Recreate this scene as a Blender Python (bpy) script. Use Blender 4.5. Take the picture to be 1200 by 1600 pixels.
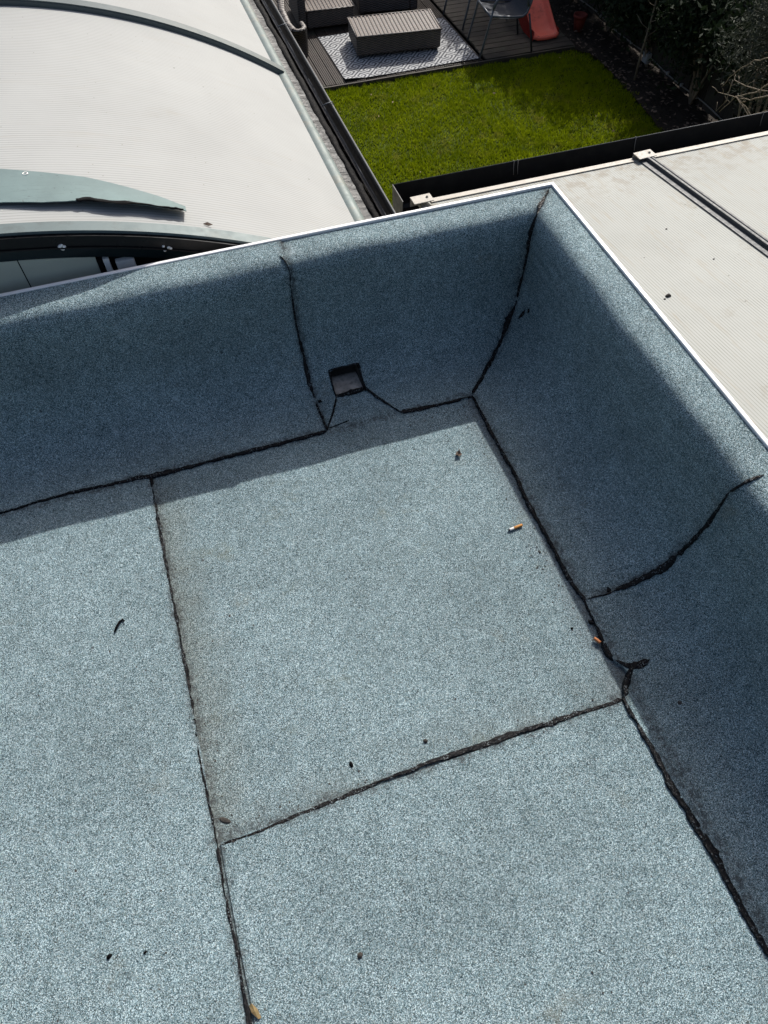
import bpy, math, random
import numpy as np
from mathutils import Vector, Matrix

R = math.radians
scene = bpy.context.scene
for o in list(bpy.data.objects):
    bpy.data.objects.remove(o)
col = scene.collection

# ------------------------------------------------------------------ camera
cam_d = bpy.data.cameras.new('camera')
cam = bpy.data.objects.new('camera', cam_d)
col.objects.link(cam)
cam_d.sensor_fit = 'VERTICAL'
cam_d.sensor_height = 36.0
cam_d.lens = 1085.0 / 1600.0 * 36.0
cam_d.clip_start = 0.05
cam_d.clip_end = 400
M = Matrix(((0.94886813, 0.26501239, -0.17151591, 0.0),
            (-0.3156262, 0.78714421, -0.52989063, 0.0),
            (-0.00541983, 0.55693125, 0.83054091, 1.6),
            (0, 0, 0, 1)))
cam.matrix_world = M
scene.camera = cam

# ------------------------------------------------------------------ light
SUN = Vector((0.75, 0.93, 1.0)).normalized()      # towards the sun
elev = math.asin(SUN.z)
azim = math.atan2(SUN.y, SUN.x)
w = bpy.data.worlds.new('World')
scene.world = w
w.use_nodes = True
nt = w.node_tree
bg = nt.nodes['Background']
sky = nt.nodes.new('ShaderNodeTexSky')
sky.sky_type = 'NISHITA'
sky.sun_disc = False
sky.sun_elevation = elev
sky.sun_rotation = math.pi / 2 - azim
sky.air_density = 1.0
sky.dust_density = 5.0
sky.ozone_density = 1.2
nt.links.new(sky.outputs[0], bg.inputs[0])
bg.inputs[1].default_value = 0.088
sun_d = bpy.data.lights.new('sun', 'SUN')
sun_d.energy = 3.3
sun_d.angle = R(0.6)
sun_d.color = (1.0, 0.97, 0.92)
sun = bpy.data.objects.new('sun', sun_d)
col.objects.link(sun)
sun.rotation_euler = (-SUN).to_track_quat('-Z', 'Y').to_euler()
sun.location = (3, 4, 6)

scene.view_settings.view_transform = 'Standard'
scene.view_settings.look = 'None'
scene.view_settings.exposure = 0.95
scene.view_settings.gamma = 1.0
scene.view_settings.use_curve_mapping = False
scene.render.engine = 'CYCLES'
scene.render.resolution_x = 768
scene.render.resolution_y = 1024

rng = np.random.default_rng(7)
random.seed(7)

# ------------------------------------------------------------------ helpers
def tag(o, label=None, cat=None, group=None, kind=None):
    if label: o['label'] = label
    if cat: o['category'] = cat
    if group: o['group'] = group
    if kind: o['kind'] = kind
    return o

def empty(name, loc, label=None, cat=None, group=None, kind=None):
    o = bpy.data.objects.new(name, None)
    o.empty_display_size = 0.1
    o.location = loc
    col.objects.link(o)
    return tag(o, label, cat, group, kind)

WLOC = {}
def wloc(o):
    v = Vector((0, 0, 0))
    while o is not None:
        v += o.location
        o = o.parent
    return v

class MB:
    """collects shapes in world coordinates"""
    def __init__(self):
        self.v = []; self.f = []; self.s = []
    def add(self, vs, fs, smooth=False):
        b = len(self.v)
        self.v += [tuple(p) for p in vs]
        self.f += [tuple(i + b for i in f) for f in fs]
        self.s += [smooth] * len(fs)
        return self
    def box(self, lo, hi, rz=0.0, piv=None):
        x0, y0, z0 = lo; x1, y1, z1 = hi
        vs = [(x0,y0,z0),(x1,y0,z0),(x1,y1,z0),(x0,y1,z0),(x0,y0,z1),(x1,y0,z1),(x1,y1,z1),(x0,y1,z1)]
        if rz:
            px, py = piv if piv else ((x0+x1)/2, (y0+y1)/2)
            c, s = math.cos(rz), math.sin(rz)
            vs = [(px+(x-px)*c-(y-py)*s, py+(x-px)*s+(y-py)*c, z) for x, y, z in vs]
        return self.add(vs, [(0,3,2,1),(4,5,6,7),(0,1,5,4),(1,2,6,5),(2,3,7,6),(3,0,4,7)])
    def tube(self, pts, r, n=8, caps=True, smooth=True):
        pts = [Vector(p) for p in pts]
        rs = r if isinstance(r, (list, tuple)) else [r] * len(pts)
        base = len(self.v); vs = []; fs = []
        prev = None
        for i, p in enumerate(pts):
            t = (pts[min(i+1, len(pts)-1)] - pts[max(i-1, 0)]).normalized()
            if prev is None:
                a = Vector((0,0,1)) if abs(t.z) < 0.9 else Vector((1,0,0))
                nrm = t.cross(a).normalized()
            else:
                nrm = (prev - t * prev.dot(t)).normalized()
            prev = nrm
            bn = t.cross(nrm)
            for k in range(n):
                a = 2*math.pi*k/n
                vs.append(p + (nrm*math.cos(a) + bn*math.sin(a)) * rs[i])
        for i in range(len(pts)-1):
            for k in range(n):
                fs.append((i*n+k, i*n+(k+1)%n, (i+1)*n+(k+1)%n, (i+1)*n+k))
        if caps:
            fs.append(tuple(range(n))[::-1]); fs.append(tuple((len(pts)-1)*n+k for k in range(n)))
        return self.add(vs, fs, smooth)
    def prism(self, prof, fn0, fn1):
        """profile (closed list of 2d) mapped by fn0, fn1 to two ends"""
        n = len(prof)
        vs = [fn0(*p) for p in prof] + [fn1(*p) for p in prof]
        fs = [(i, (i+1) % n, n+(i+1) % n, n+i) for i in range(n)]
        fs += [tuple(range(n))[::-1], tuple(range(n, 2*n))]
        return self.add(vs, fs)
    def grid(self, P, smooth=True):
        """P array (n,m,3)"""
        n, m, _ = P.shape
        vs = P.reshape(-1, 3).tolist()
        fs = [(i*m+j, i*m+j+1, (i+1)*m+j+1, (i+1)*m+j) for i in range(n-1) for j in range(m-1)]
        return self.add(vs, fs, smooth)
    def build(self, name, mat, parent=None, loc=None, bevel=0.0):
        if parent is not None:
            off = wloc(parent)
        elif loc is not None:
            off = Vector(loc)
        else:
            off = Vector((0, 0, 0))
        me = bpy.data.meshes.new(name)
        me.from_pydata([(v[0]-off.x, v[1]-off.y, v[2]-off.z) for v in self.v], [], self.f)
        me.polygons.foreach_set('use_smooth', self.s)
        me.materials.append(mat)
        me.update()
        o = bpy.data.objects.new(name, me)
        col.objects.link(o)
        if parent is not None:
            o.parent = parent
        elif loc is not None:
            o.location = off
        if bevel:
            b = o.modifiers.new('edge', 'BEVEL'); b.width = bevel; b.segments = 2; b.limit_method = 'ANGLE'
        return o

def fast_mesh(name, V, F, mat, parent=None):
    """V (n,3) float, F (m,k) int"""
    V = np.asarray(V, np.float32); F = np.asarray(F, np.int32)
    if parent is not None:
        V = V - np.array(wloc(parent), np.float32)
    me = bpy.data.meshes.new(name)
    k = F.shape[1]
    me.vertices.add(len(V)); me.vertices.foreach_set('co', V.ravel())
    me.loops.add(F.size); me.loops.foreach_set('vertex_index', F.ravel())
    me.polygons.add(len(F))
    me.polygons.foreach_set('loop_start', np.arange(0, F.size, k, dtype=np.int32))
    me.polygons.foreach_set('loop_total', np.full(len(F), k, np.int32))
    me.materials.append(mat)
    me.update(calc_edges=True)
    o = bpy.data.objects.new(name, me)
    col.objects.link(o)
    if parent is not None: o.parent = parent
    return o

def instance(o, parent, loc, rz=0.0):
    c = o.copy(); col.objects.link(c); c.parent = parent
    c.location = Vector(loc) - wloc(parent)
    c.rotation_euler = (0, 0, rz)
    return c

# smooth value noise in 1d
def wave(n, seed, octs=((40, 1.0), (13, .6), (5, .35))):
    r = np.random.default_rng(seed)
    out = np.zeros(n)
    x = np.arange(n)
    for per, amp in octs:
        k = int(n / per) + 3
        out += amp * np.interp(x / per, np.arange(k), r.uniform(-1, 1, k))
    return out

# ------------------------------------------------------------------ materials
class NG:
    def __init__(self, name):
        self.m = bpy.data.materials.new(name)
        self.m.use_nodes = True
        self.t = self.m.node_tree
        self.b = self.t.nodes['Principled BSDF']
        self.out = self.t.nodes['Material Output']
        self._co = None
    def n(self, kind, **kw):
        nd = self.t.nodes.new(kind)
        for k, v in kw.items():
            if k.startswith('i_'):
                key = k[2:]
                key = int(key) if key.isdigit() else key
                self.set(nd, key, v)
            else:
                setattr(nd, k, v)
        return nd
    def set(self, nd, key, v):
        s = nd.inputs[key]
        if isinstance(v, bpy.types.NodeSocket): self.t.links.new(v, s)
        else: s.default_value = v
    def co(self):
        if self._co is None: self._co = self.n('ShaderNodeNewGeometry').outputs['Position']
        return self._co
    def scaled(self, sx, sy, sz, rz=0.0):
        mp = self.n('ShaderNodeMapping'); self.set(mp, 'Vector', self.co())
        mp.inputs['Scale'].default_value = (sx, sy, sz); mp.inputs['Rotation'].default_value = (0, 0, rz)
        return mp.outputs[0]
    def noise(self, scale, detail=3.0, rough=0.55, vec=None, dist=0.0):
        nd = self.n('ShaderNodeTexNoise')
        self.set(nd, 'Vector', vec if vec is not None else self.co())
        nd.inputs['Scale'].default_value = scale; nd.inputs['Detail'].default_value = detail
        nd.inputs['Roughness'].default_value = rough; nd.inputs['Distortion'].default_value = dist
        return nd.outputs['Fac']
    def vor(self, scale, vec=None, out='Color', feature='F1'):
        nd = self.n('ShaderNodeTexVoronoi', feature=feature)
        self.set(nd, 'Vector', vec if vec is not None else self.co())
        nd.inputs['Scale'].default_value = scale
        return nd.outputs[out]
    def ramp(self, fac, stops, interp='LINEAR'):
        nd = self.n('ShaderNodeValToRGB'); self.set(nd, 'Fac', fac)
        cr = nd.color_ramp; cr.interpolation = interp
        while len(cr.elements) < len(stops): cr.elements.new(0.5)
        for e, (p, c) in zip(cr.elements, stops):
            e.position = p
            e.color = (c, c, c, 1) if isinstance(c, (int, float)) else (*c, 1)
        return nd.outputs['Color']
    def mix(self, fac, a, b, mode='MIX'):
        nd = self.n('ShaderNodeMix', data_type='RGBA', blend_type=mode)
        self.set(nd, 0, fac)
        for key, v in ((6, a), (7, b)):
            self.set(nd, key, (*v, 1) if isinstance(v, tuple) and len(v) == 3 else v)
        return nd.outputs[2]
    def math(self, op, a, b=0.0, c=None, clamp=False):
        nd = self.n('ShaderNodeMath', operation=op, use_clamp=clamp)
        self.set(nd, 0, a); self.set(nd, 1, b)
        if c is not None: self.set(nd, 2, c)
        return nd.outputs[0]
    def smooth(self, v, lo, hi):
        nd = self.n('ShaderNodeMapRange', interpolation_type='SMOOTHSTEP')
        self.set(nd, 'Value', v); nd.inputs['From Min'].default_value = lo; nd.inputs['From Max'].default_value = hi
        return nd.outputs[0]
    def xyz(self):
        nd = self.n('ShaderNodeSeparateXYZ'); self.set(nd, 0, self.co()); return nd.outputs
    def bump(self, height, strength=0.5, distance=0.002, normal=None):
        nd = self.n('ShaderNodeBump'); self.set(nd, 'Height', height)
        nd.inputs['Strength'].default_value = strength; nd.inputs['Distance'].default_value = distance
        if normal is not None: self.set(nd, 'Normal', normal)
        self.set(self.b, 'Normal', nd.outputs[0]); return nd.outputs[0]
    def done(self, color=None, rough=None, metal=None, spec=None):
        if color is not None: self.set(self.b, 'Base Color', (*color, 1) if isinstance(color, tuple) else color)
        if rough is not None: self.set(self.b, 'Roughness', rough)
        if metal is not None: self.set(self.b, 'Metallic', metal)
        if spec is not None: self.set(self.b, 'Specular IOR Level', spec)
        return self.m

def felt_mat(name, stain, tint=(1, 1, 1)):
    g = NG(name)
    v = g.n('ShaderNodeTexVoronoi'); g.set(v, 'Vector', g.co()); v.inputs['Scale'].default_value = 930
    sp = g.n('ShaderNodeSeparateColor'); g.set(sp, 0, v.outputs['Color'])
    chips = g.ramp(sp.outputs[0], [(0.0, (.007, .015, .018)), (.24, (.024, .045, .054)), (.5, (.106, .168, .189)),
                                   (.78, (.220, .306, .333)), (1.0, (.55, .66, .69))])
    # warmer / greener single chips
    chips = g.mix(g.ramp(sp.outputs[1], [(.86, 0.0), (.9, .35)]), chips, (.30, .29, .22))
    col_ = chips
    # patches where the granules have been rubbed thin or the roll was heated
    big = g.noise(2.3, 4, .6)
    col_ = g.mix(1.0, col_, g.ramp(big, [(.25, .74), (.5, .98), (.75, 1.16)]), 'MULTIPLY')
    mid = g.noise(28, 4, .65)
    col_ = g.mix(1.0, col_, g.ramp(mid, [(.3, .82), (.55, 1.0), (.72, 1.12)]), 'MULTIPLY')
    fine = g.noise(300, 2, .6)
    col_ = g.mix(1.0, col_, g.ramp(fine, [(.3, .88), (.5, 1.0), (.7, 1.12)]), 'MULTIPLY')
    # loose dark spots with bitumen showing
    spots = g.vor(9, out='Distance')
    spm = g.math('MULTIPLY', g.smooth(spots, .06, .015), g.smooth(g.noise(4.0, 2), .5, .62))
    col_ = g.mix(g.math('MULTIPLY', spm, .8), col_, (.03, .03, .033))
    # pale scuffs
    sc = g.noise(7, 6, .75, vec=g.scaled(1.0, .45, 1, .5))
    col_ = g.mix(g.math('MULTIPLY', g.smooth(sc, .62, .75), .22), col_, (.62, .68, .70))
    # brown damp patches
    br = g.noise(4.5, 5, .7, vec=g.scaled(1, 1, 1, .3))
    col_ = g.mix(g.math('MULTIPLY', g.smooth(br, .60, .74), .38), col_, (.135, .125, .09))
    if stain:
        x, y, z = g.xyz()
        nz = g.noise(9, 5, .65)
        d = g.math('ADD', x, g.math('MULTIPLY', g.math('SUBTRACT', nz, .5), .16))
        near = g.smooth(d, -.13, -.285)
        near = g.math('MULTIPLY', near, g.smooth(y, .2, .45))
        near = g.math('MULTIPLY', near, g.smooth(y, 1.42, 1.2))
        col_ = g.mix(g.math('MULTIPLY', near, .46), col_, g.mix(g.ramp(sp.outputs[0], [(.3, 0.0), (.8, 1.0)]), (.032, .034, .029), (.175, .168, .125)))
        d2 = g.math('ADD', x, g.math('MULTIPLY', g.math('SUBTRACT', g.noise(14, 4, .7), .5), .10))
        toe_shade = g.smooth(d2, .64, .74)  # shadow band along the right toe painted in, over dark bleed
        col_ = g.mix(g.math('MULTIPLY', toe_shade, .45), col_, (.075, .075, .085))
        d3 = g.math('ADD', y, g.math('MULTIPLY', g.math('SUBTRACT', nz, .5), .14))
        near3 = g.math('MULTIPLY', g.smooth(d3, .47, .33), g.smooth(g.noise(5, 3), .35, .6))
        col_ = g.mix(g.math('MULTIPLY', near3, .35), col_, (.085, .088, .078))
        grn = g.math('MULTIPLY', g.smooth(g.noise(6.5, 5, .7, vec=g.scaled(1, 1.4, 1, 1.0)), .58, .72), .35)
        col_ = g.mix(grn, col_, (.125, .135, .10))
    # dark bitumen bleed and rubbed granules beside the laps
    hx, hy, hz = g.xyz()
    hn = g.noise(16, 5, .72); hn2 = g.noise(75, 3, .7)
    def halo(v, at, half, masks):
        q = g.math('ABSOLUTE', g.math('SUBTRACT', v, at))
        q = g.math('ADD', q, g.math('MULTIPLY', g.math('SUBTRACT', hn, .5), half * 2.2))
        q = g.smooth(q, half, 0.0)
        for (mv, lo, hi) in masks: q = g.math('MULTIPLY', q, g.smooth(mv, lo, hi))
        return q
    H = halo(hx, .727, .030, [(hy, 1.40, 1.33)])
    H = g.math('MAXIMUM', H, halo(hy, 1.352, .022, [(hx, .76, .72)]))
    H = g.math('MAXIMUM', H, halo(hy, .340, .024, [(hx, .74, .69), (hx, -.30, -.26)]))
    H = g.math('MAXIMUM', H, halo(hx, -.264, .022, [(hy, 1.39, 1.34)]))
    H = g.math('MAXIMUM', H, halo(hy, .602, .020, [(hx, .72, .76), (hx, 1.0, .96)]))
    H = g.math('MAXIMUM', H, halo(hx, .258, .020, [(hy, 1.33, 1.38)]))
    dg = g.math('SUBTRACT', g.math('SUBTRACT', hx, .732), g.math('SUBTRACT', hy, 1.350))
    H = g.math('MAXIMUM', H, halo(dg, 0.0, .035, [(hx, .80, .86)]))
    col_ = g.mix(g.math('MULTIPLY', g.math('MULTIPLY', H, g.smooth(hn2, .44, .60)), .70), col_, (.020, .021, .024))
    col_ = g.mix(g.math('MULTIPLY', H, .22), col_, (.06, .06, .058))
    if tint != (1, 1, 1):
        col_ = g.mix(1.0, col_, tint, 'MULTIPLY')
    h = g.math('ADD', g.math('MULTIPLY', sp.outputs[2], .7), g.math('MULTIPLY', g.noise(900, 1), .6))
    g.bump(h, .9, .0011)
    return g.done(col_, .85, spec=.12)

def bitumen_mat(name):
    g = NG(name)
    n1 = g.noise(180, 3, .6); v = g.vor(500)
    sp = g.n('ShaderNodeSeparateColor'); g.set(sp, 0, v)
    grains = g.math('MULTIPLY', g.ramp(sp.outputs[0], [(.88, 0.0), (.90, 1.0)]), g.smooth(g.noise(60, 2), .42, .6))
    c = g.mix(grains, (.0035, .0035, .0042), (.11, .13, .14))
    g.bump(g.math('ADD', g.math('MULTIPLY', n1, 1.0), g.math('ADD', g.math('MULTIPLY', grains, .5), g.math('MULTIPLY', g.noise(520, 2, .6), .5))), 1.0, .0035)
    return g.done(c, g.ramp(g.noise(120, 2), [(.35, .12), (.65, .30)]), spec=.16)

def poly_mat(name, axis, period, base, line, linestr, dirt):
    g = NG(name)
    x, y, z = g.xyz()
    a = x if axis == 'x' else y
    ph = g.math('FRACT', g.math('DIVIDE', g.math('ADD', a, 50.0), period))
    tri = g.math('ABSOLUTE', g.math('SUBTRACT', ph, .5))
    ln = g.smooth(tri, .33, .47)
    ln = g.math('MULTIPLY', ln, g.ramp(g.noise(6, 3, .6), [(.3, .45), (.7, 1.0)]))
    c = g.mix(g.math('MULTIPLY', ln, linestr), base, line)
    c = g.mix(1.0, c, g.ramp(g.noise(1.7, 5, .6), [(.3, .93), (.65, 1.03)]), 'MULTIPLY')
    # grime along the flutes
    st = g.noise(5, 5, .7, vec=g.scaled(9, .8, 1) if axis == 'x' else g.scaled(.8, 9, 1))
    c = g.mix(g.math('MULTIPLY', g.smooth(st, .52, .75), dirt), c, (.24, .21, .16))
    ps = g.noise(2.6, 6, .72)
    c = g.mix(g.math('MULTIPLY', g.smooth(ps, .60, .76), dirt * 1.1), c, (.19, .17, .13))
    # specks
    for sc, th, dens, colr in ((9, .040, .44, (.05, .045, .038)), (23, .060, .47, (.10, .09, .07))):
        d = g.vor(sc, out='Distance', vec=g.scaled(1, 1.25, 1, .4))
        m = g.math('MULTIPLY', g.smooth(d, th, th * .5), g.smooth(g.noise(sc * .37, 1), dens, dens + .04))
        c = g.mix(g.math('MULTIPLY', m, .85), c, colr)
    if axis == 'x':
        edge = g.smooth(g.math('ADD', y, g.math('MULTIPLY', g.noise(7, 5, .7), .35)), 2.55, 2.98)
        c = g.mix(g.math('MULTIPLY', g.math('MULTIPLY', edge, g.smooth(g.noise(16, 5, .7), .45, .62)), .6), c, (.17, .145, .11))
    g.bump(tri, .25, .002)
    return g.done(c, .75, spec=.12)

def plain(name, c, rough=.5, metal=0.0, var=.12, scale=25, bump=0.0, dirt=None, spec=.4):
    g = NG(name)
    n = g.noise(scale, 5, .65)
    cc = g.mix(1.0, c, g.ramp(n, [(.3, 1 - var), (.7, 1 + var)]), 'MULTIPLY')
    if dirt is not None:
        dn = g.noise(scale * .5, 6, .75)
        cc = g.mix(g.math('MULTIPLY', g.smooth(dn, .5, .68), .65), cc, dirt)
    if bump: g.bump(g.noise(scale * 4, 4, .6), bump, .002)
    r = g.ramp(g.noise(scale * 1.7, 3), [(.3, max(.02, rough - .1)), (.7, min(1, rough + .12))])
    return g.done(cc, r, metal, spec)

def flashing_mat(name):
    g = NG(name)
    c = g.mix(1.0, (.105, .150, .150), g.ramp(g.noise(9, 5, .65), [(.3, .86), (.7, 1.1)]), 'MULTIPLY')
    st = g.noise(4, 6, .75, vec=g.scaled(2.2, 26, 6))
    c = g.mix(g.math('MULTIPLY', g.smooth(st, .58, .66), .6), c, (.05, .068, .068))
    sp_ = g.noise(70, 3, .6)
    c = g.mix(g.math('MULTIPLY', g.smooth(sp_, .66, .72), .7), c, (.045, .05, .047))
    g.bump(g.noise(14, 3), .3, .004)
    return g.done(c, .6, .05, .2)

def wood_mat(name, a, b, axis='y'):
    g = NG(name)
    vec = g.scaled(30, 1.6, 20) if axis == 'y' else (g.scaled(1.6, 30, 20) if axis == 'x' else g.scaled(25, 25, 1.5))
    n = g.noise(2.2, 6, .65, vec=vec)
    c = g.mix(g.ramp(n, [(.3, 0.0), (.7, 1.0)]), a, b)
    oi = g.n('ShaderNodeObjectInfo')
    c = g.mix(1.0, c, g.ramp(oi.outputs['Random'], [(0, .7), (1, 1.25)]), 'MULTIPLY')
    c = g.mix(g.math('MULTIPLY', g.smooth(g.noise(5, 5, .7), .5, .7), .5), c, (.035, .04, .025))
    g.bump(n, .4, .004)
    return g.done(c, .75, spec=.3)

def rattan_mat(name):
    g = NG(name)
    x, y, z = g.xyz()
    p = g.math('SINE', g.math('MULTIPLY', z, 2*math.pi/.026))
    q = g.math('SINE', g.math('MULTIPLY', g.math('ADD', x, y), 2*math.pi/.07))
    r = g.math('MULTIPLY', p, g.math('SIGN', q))
    c = g.mix(g.smooth(r, -1, 1), (.013, .0100, .0085), (.075, .059, .049))
    c = g.mix(1.0, c, g.ramp(g.noise(14, 4, .7), [(.3, .7), (.7, 1.3)]), 'MULTIPLY')
    g.bump(r, .6, .004)
    return g.done(c, .6)

def leaf_mat(name, a, b, trans=.25, rough=.5):
    g = NG(name)
    n = g.noise(7, 2, .5); n2 = g.vor(60)
    sp = g.n('ShaderNodeSeparateColor'); g.set(sp, 0, n2)
    c = g.mix(g.math('ADD', g.math('MULTIPLY', n, .5), g.math('MULTIPLY', sp.outputs[0], .5)), a, b)
    g.done(c, .75, spec=.12)
    tr = g.n('ShaderNodeBsdfTranslucent'); g.set(tr, 'Color', c)
    mx = g.n('ShaderNodeMixShader', i_Fac=trans)
    g.t.links.new(g.b.outputs[0], mx.inputs[1]); g.t.links.new(tr.outputs[0], mx.inputs[2])
    g.t.links.new(mx.outputs[0], g.out.inputs[0])
    return g.m

def grass_mat(name):
    g = NG(name)
    a = g.noise(1.6, 4, .65); b = g.noise(11, 4, .7)
    f = g.math('ADD', g.math('MULTIPLY', g.ramp(a, [(.3, 0.0), (.7, 1.0)]), .45), g.math('MULTIPLY', g.ramp(b, [(.3, 0.0), (.7, 1.0)]), .55))
    c = g.mix(f, (.064, .102, .0010), (.245, .290, .0065))
    c = g.mix(g.math('MULTIPLY', g.smooth(g.noise(4, 5, .7), .54, .70), .55), c, (.24, .215, .045))
    g.done(c, .9, spec=.03)
    tr = g.n('ShaderNodeBsdfTranslucent'); g.set(tr, 'Color', c)
    mx = g.n('ShaderNodeMixShader', i_Fac=.35)
    g.t.links.new(g.b.outputs[0], mx.inputs[1]); g.t.links.new(tr.outputs[0], mx.inputs[2])
    g.t.links.new(mx.outputs[0], g.out.inputs[0])
    return g.m

def rug_mat(name):
    g = NG(name)
    x, y, z = g.xyz()
    px, py = .21, .25
    fx = g.math('ABSOLUTE', g.math('SUBTRACT', g.math('FRACT', g.math('DIVIDE', g.math('ADD', x, 20.03), px)), .5))
    fy = g.math('ABSOLUTE', g.math('SUBTRACT', g.math('FRACT', g.math('DIVIDE', g.math('ADD', y, 20.07), py)), .5))
    d = g.math('ADD', fx, fy)
    s = g.math('FRACT', g.math('MULTIPLY', d, 4.0))
    m = g.smooth(g.math('ABSOLUTE', g.math('SUBTRACT', s, .5)), .20, .30)
    c = g.mix(m, (.33, .335, .335), (.060, .062, .070))
    c = g.mix(1.0, c, g.ramp(g.noise(5, 5, .7), [(.3, .75), (.7, 1.08)]), 'MULTIPLY')
    g.bump(g.noise(300, 2), .4, .003)
    return g.done(c, .85, spec=.2)

def soil_mat(name):
    g = NG(name)
    n = g.noise(24, 6, .7)
    c = g.mix(g.ramp(n, [(.3, 0.0), (.7, 1.0)]), (.008, .007, .006), (.035, .027, .02))
    g.bump(n, 1.0, .03)
    return g.done(c, .95, spec=.15)

def lead_mat(name):
    g = NG(name)
    n = g.noise(6, 3, .55, vec=g.scaled(1.3, 5.0, 2, .25), dist=1.6)
    c = g.mix(g.ramp(g.noise(22, 5, .7), [(.3, 0.0), (.7, 1.0)]), (.008, .009, .010), (.030, .032, .034))
    g.bump(n, .9, .02)
    return g.done(c, .55, .35)

MAT = dict(
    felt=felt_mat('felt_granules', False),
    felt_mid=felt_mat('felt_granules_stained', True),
    bitumen=bitumen_mat('bitumen'),
    trim=plain('white_aluminium', (0.64, 0.64, 0.64), .35, 0, .06, 18, dirt=(.55, .52, .47)),
    black=plain('black_plastic', (.006, .006, .007), .35, 0, .2, 30, spec=.2),
    blackm=plain('black_mastic', (.0035, .0035, .004), .7, 0, .3, 40, bump=.9, spec=.05),
    teal=flashing_mat('grey_green_flashing'),
    bar=plain('dark_grey_green_bar', (0.057, 0.0741, 0.0779), .5, .1, .08, 20, spec=.25),
    endbar=plain('grey_green_end_bar', (0.09375, 0.1212, 0.1237), .5, .1, .08, 20, dirt=(.06, .07, .068), spec=.2),
    eave=plain('eave_trim_paint', (0.09975, 0.1283, 0.1254), .5, .1, .15, 20, dirt=(.12, .105, .08), spec=.25),
    poly_v=poly_mat('opal_polycarbonate_vault', 'y', .0125, (.282, .289, .282), (.158, .158, .154), .85, .16),
    poly_l=poly_mat('opal_polycarbonate_lean', 'x', .0124, (.290, .299, .281), (.130, .132, .118), .95, .60),
    lead=lead_mat('lead_flashing'),
    greybar=plain('grey_rubber_bar', (0.05225, 0.057, 0.0627), .55, 0, .2, 30, spec=.25),
    cap=plain('weathered_cap', (0.342, 0.323, 0.285), .6, 0, .1, 40, dirt=(.22, .19, .15), spec=.2),
    gutterin=plain('gutter_inside', (.0055, .006, .0068), .5, 0, .3, 20, dirt=(.010, .010, .009), spec=.15),
    render=plain('painted_render', (0.2432, 0.2356, 0.2128), .85, 0, .06, 6, bump=.3, spec=.2),
    gable=plain('grey_green_panel', (.40, .42, .35), .4, 0, .05, 3, spec=.3),
    darkglass=plain('dark_glazing', (.010, .018, .020), .2, 0, .1, 3, spec=.3),
    fence=wood_mat('fence_boards', (.014, .012, .010), (.036, .030, .025), 'z'),
    deck=wood_mat('deck_boards', (.0075, .0047, .0033), (.0235, .0150, .0110), 'y'),
    deckx=wood_mat('deck_boards_across', (.012, .010, .008), (.038, .031, .024), 'x'),
    rattan=rattan_mat('rattan_weave'),
    rattan_top=plain('rattan_top', (.120, .098, .084), .6, 0, .3, 30, bump=.6, spec=.2),
    rug=rug_mat('diamond_rug'),
    rugedge=plain('rug_binding', (.03, .03, .035), .9, 0, .1, 40),
    metal=plain('grey_painted_steel', (0.0646, 0.07372, 0.0874), .4, .2, .06, 20, spec=.3),
    metal_dark=plain('dark_painted_steel', (.03, .033, .038), .4, .3, .06, 20),
    sling=plain('grey_textilene', (0.0266, 0.03135, 0.0399), .75, 0, .12, 60, bump=.4, spec=.15),
    red=plain('faded_red_plastic', (.62, .115, .075), .5, 0, .08, 9, dirt=(.22, .045, .03), spec=.25),
    reddark=plain('red_plastic_side', (.20, .016, .012), .5, 0, .08, 9, spec=.2),
    pot=plain('terracotta', (.12, .022, .015), .7, 0, .12, 15, spec=.2),
    soil=soil_mat('soil'),
    turf=plain('turf_soil', (.030, .045, .0008), .95, 0, .4, 12, spec=.1),
    grass=grass_mat('grass_blades'),
    leaf=leaf_mat('dark_evergreen_leaf', (.006, .011, .005), (.020, .032, .014), .15),
    olive=leaf_mat('silver_narrow_leaf', (.022, .028, .019), (.065, .073, .058), .15),
    bark=plain('grey_bark', (.115, .095, .07), .85, 0, .3, 30, bump=.8),
    twigm=plain('pale_twig', (0.19, 0.1568, 0.114), .85, 0, .25, 30, spec=.15),
    junction=plain('grey_plastic_box', (0.2052, 0.2204, 0.228), .5, 0, .05, 10, spec=.25),
    cable=plain('grey_conduit', (.14, .135, .125), .6, 0, .1, 10),
    paper=plain('cigarette_paper', (0.589, 0.57, 0.5415), .8, 0, .05, 200, spec=.2),
    filt=plain('cork_tipping', (0.3762, 0.1777, 0.05225), .75, 0, .22, 400, spec=.2),
    filt2=plain('cork_tipping_worn', (0.3135, 0.1187, 0.0475), .8, 0, .25, 300, spec=.2),
    ash=plain('burnt_tip', (.02, .02, .02), .9, 0, .3, 300),
    deadleaf=plain('dead_leaf', (.10, .07, .05), .8, 0, .4, 120),
    deadleaf2=plain('yellow_leaf', (.150, .108, .050), .75, 0, .35, 160, spec=.2),
    mud=plain('dried_mud', (.034, .030, .026), .9, 0, .4, 200, bump=1.0),
    channel=plain('outlet_liner', (.085, .078, .070), .4, 0, .5, 40, dirt=(.02, .02, .02), spec=.3),
    lit_floor=plain('lit_floor_tone', (.30, .275, .245), .9, 0, .5, 60, dirt=(.05, .045, .04), spec=.1),
    droppings=plain('white_droppings', (.72, .70, .66), .8, 0, .25, 300),
    white=plain('white_upvc', (0.608, 0.608, 0.5928), .3, 0, .03, 10),
)

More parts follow.
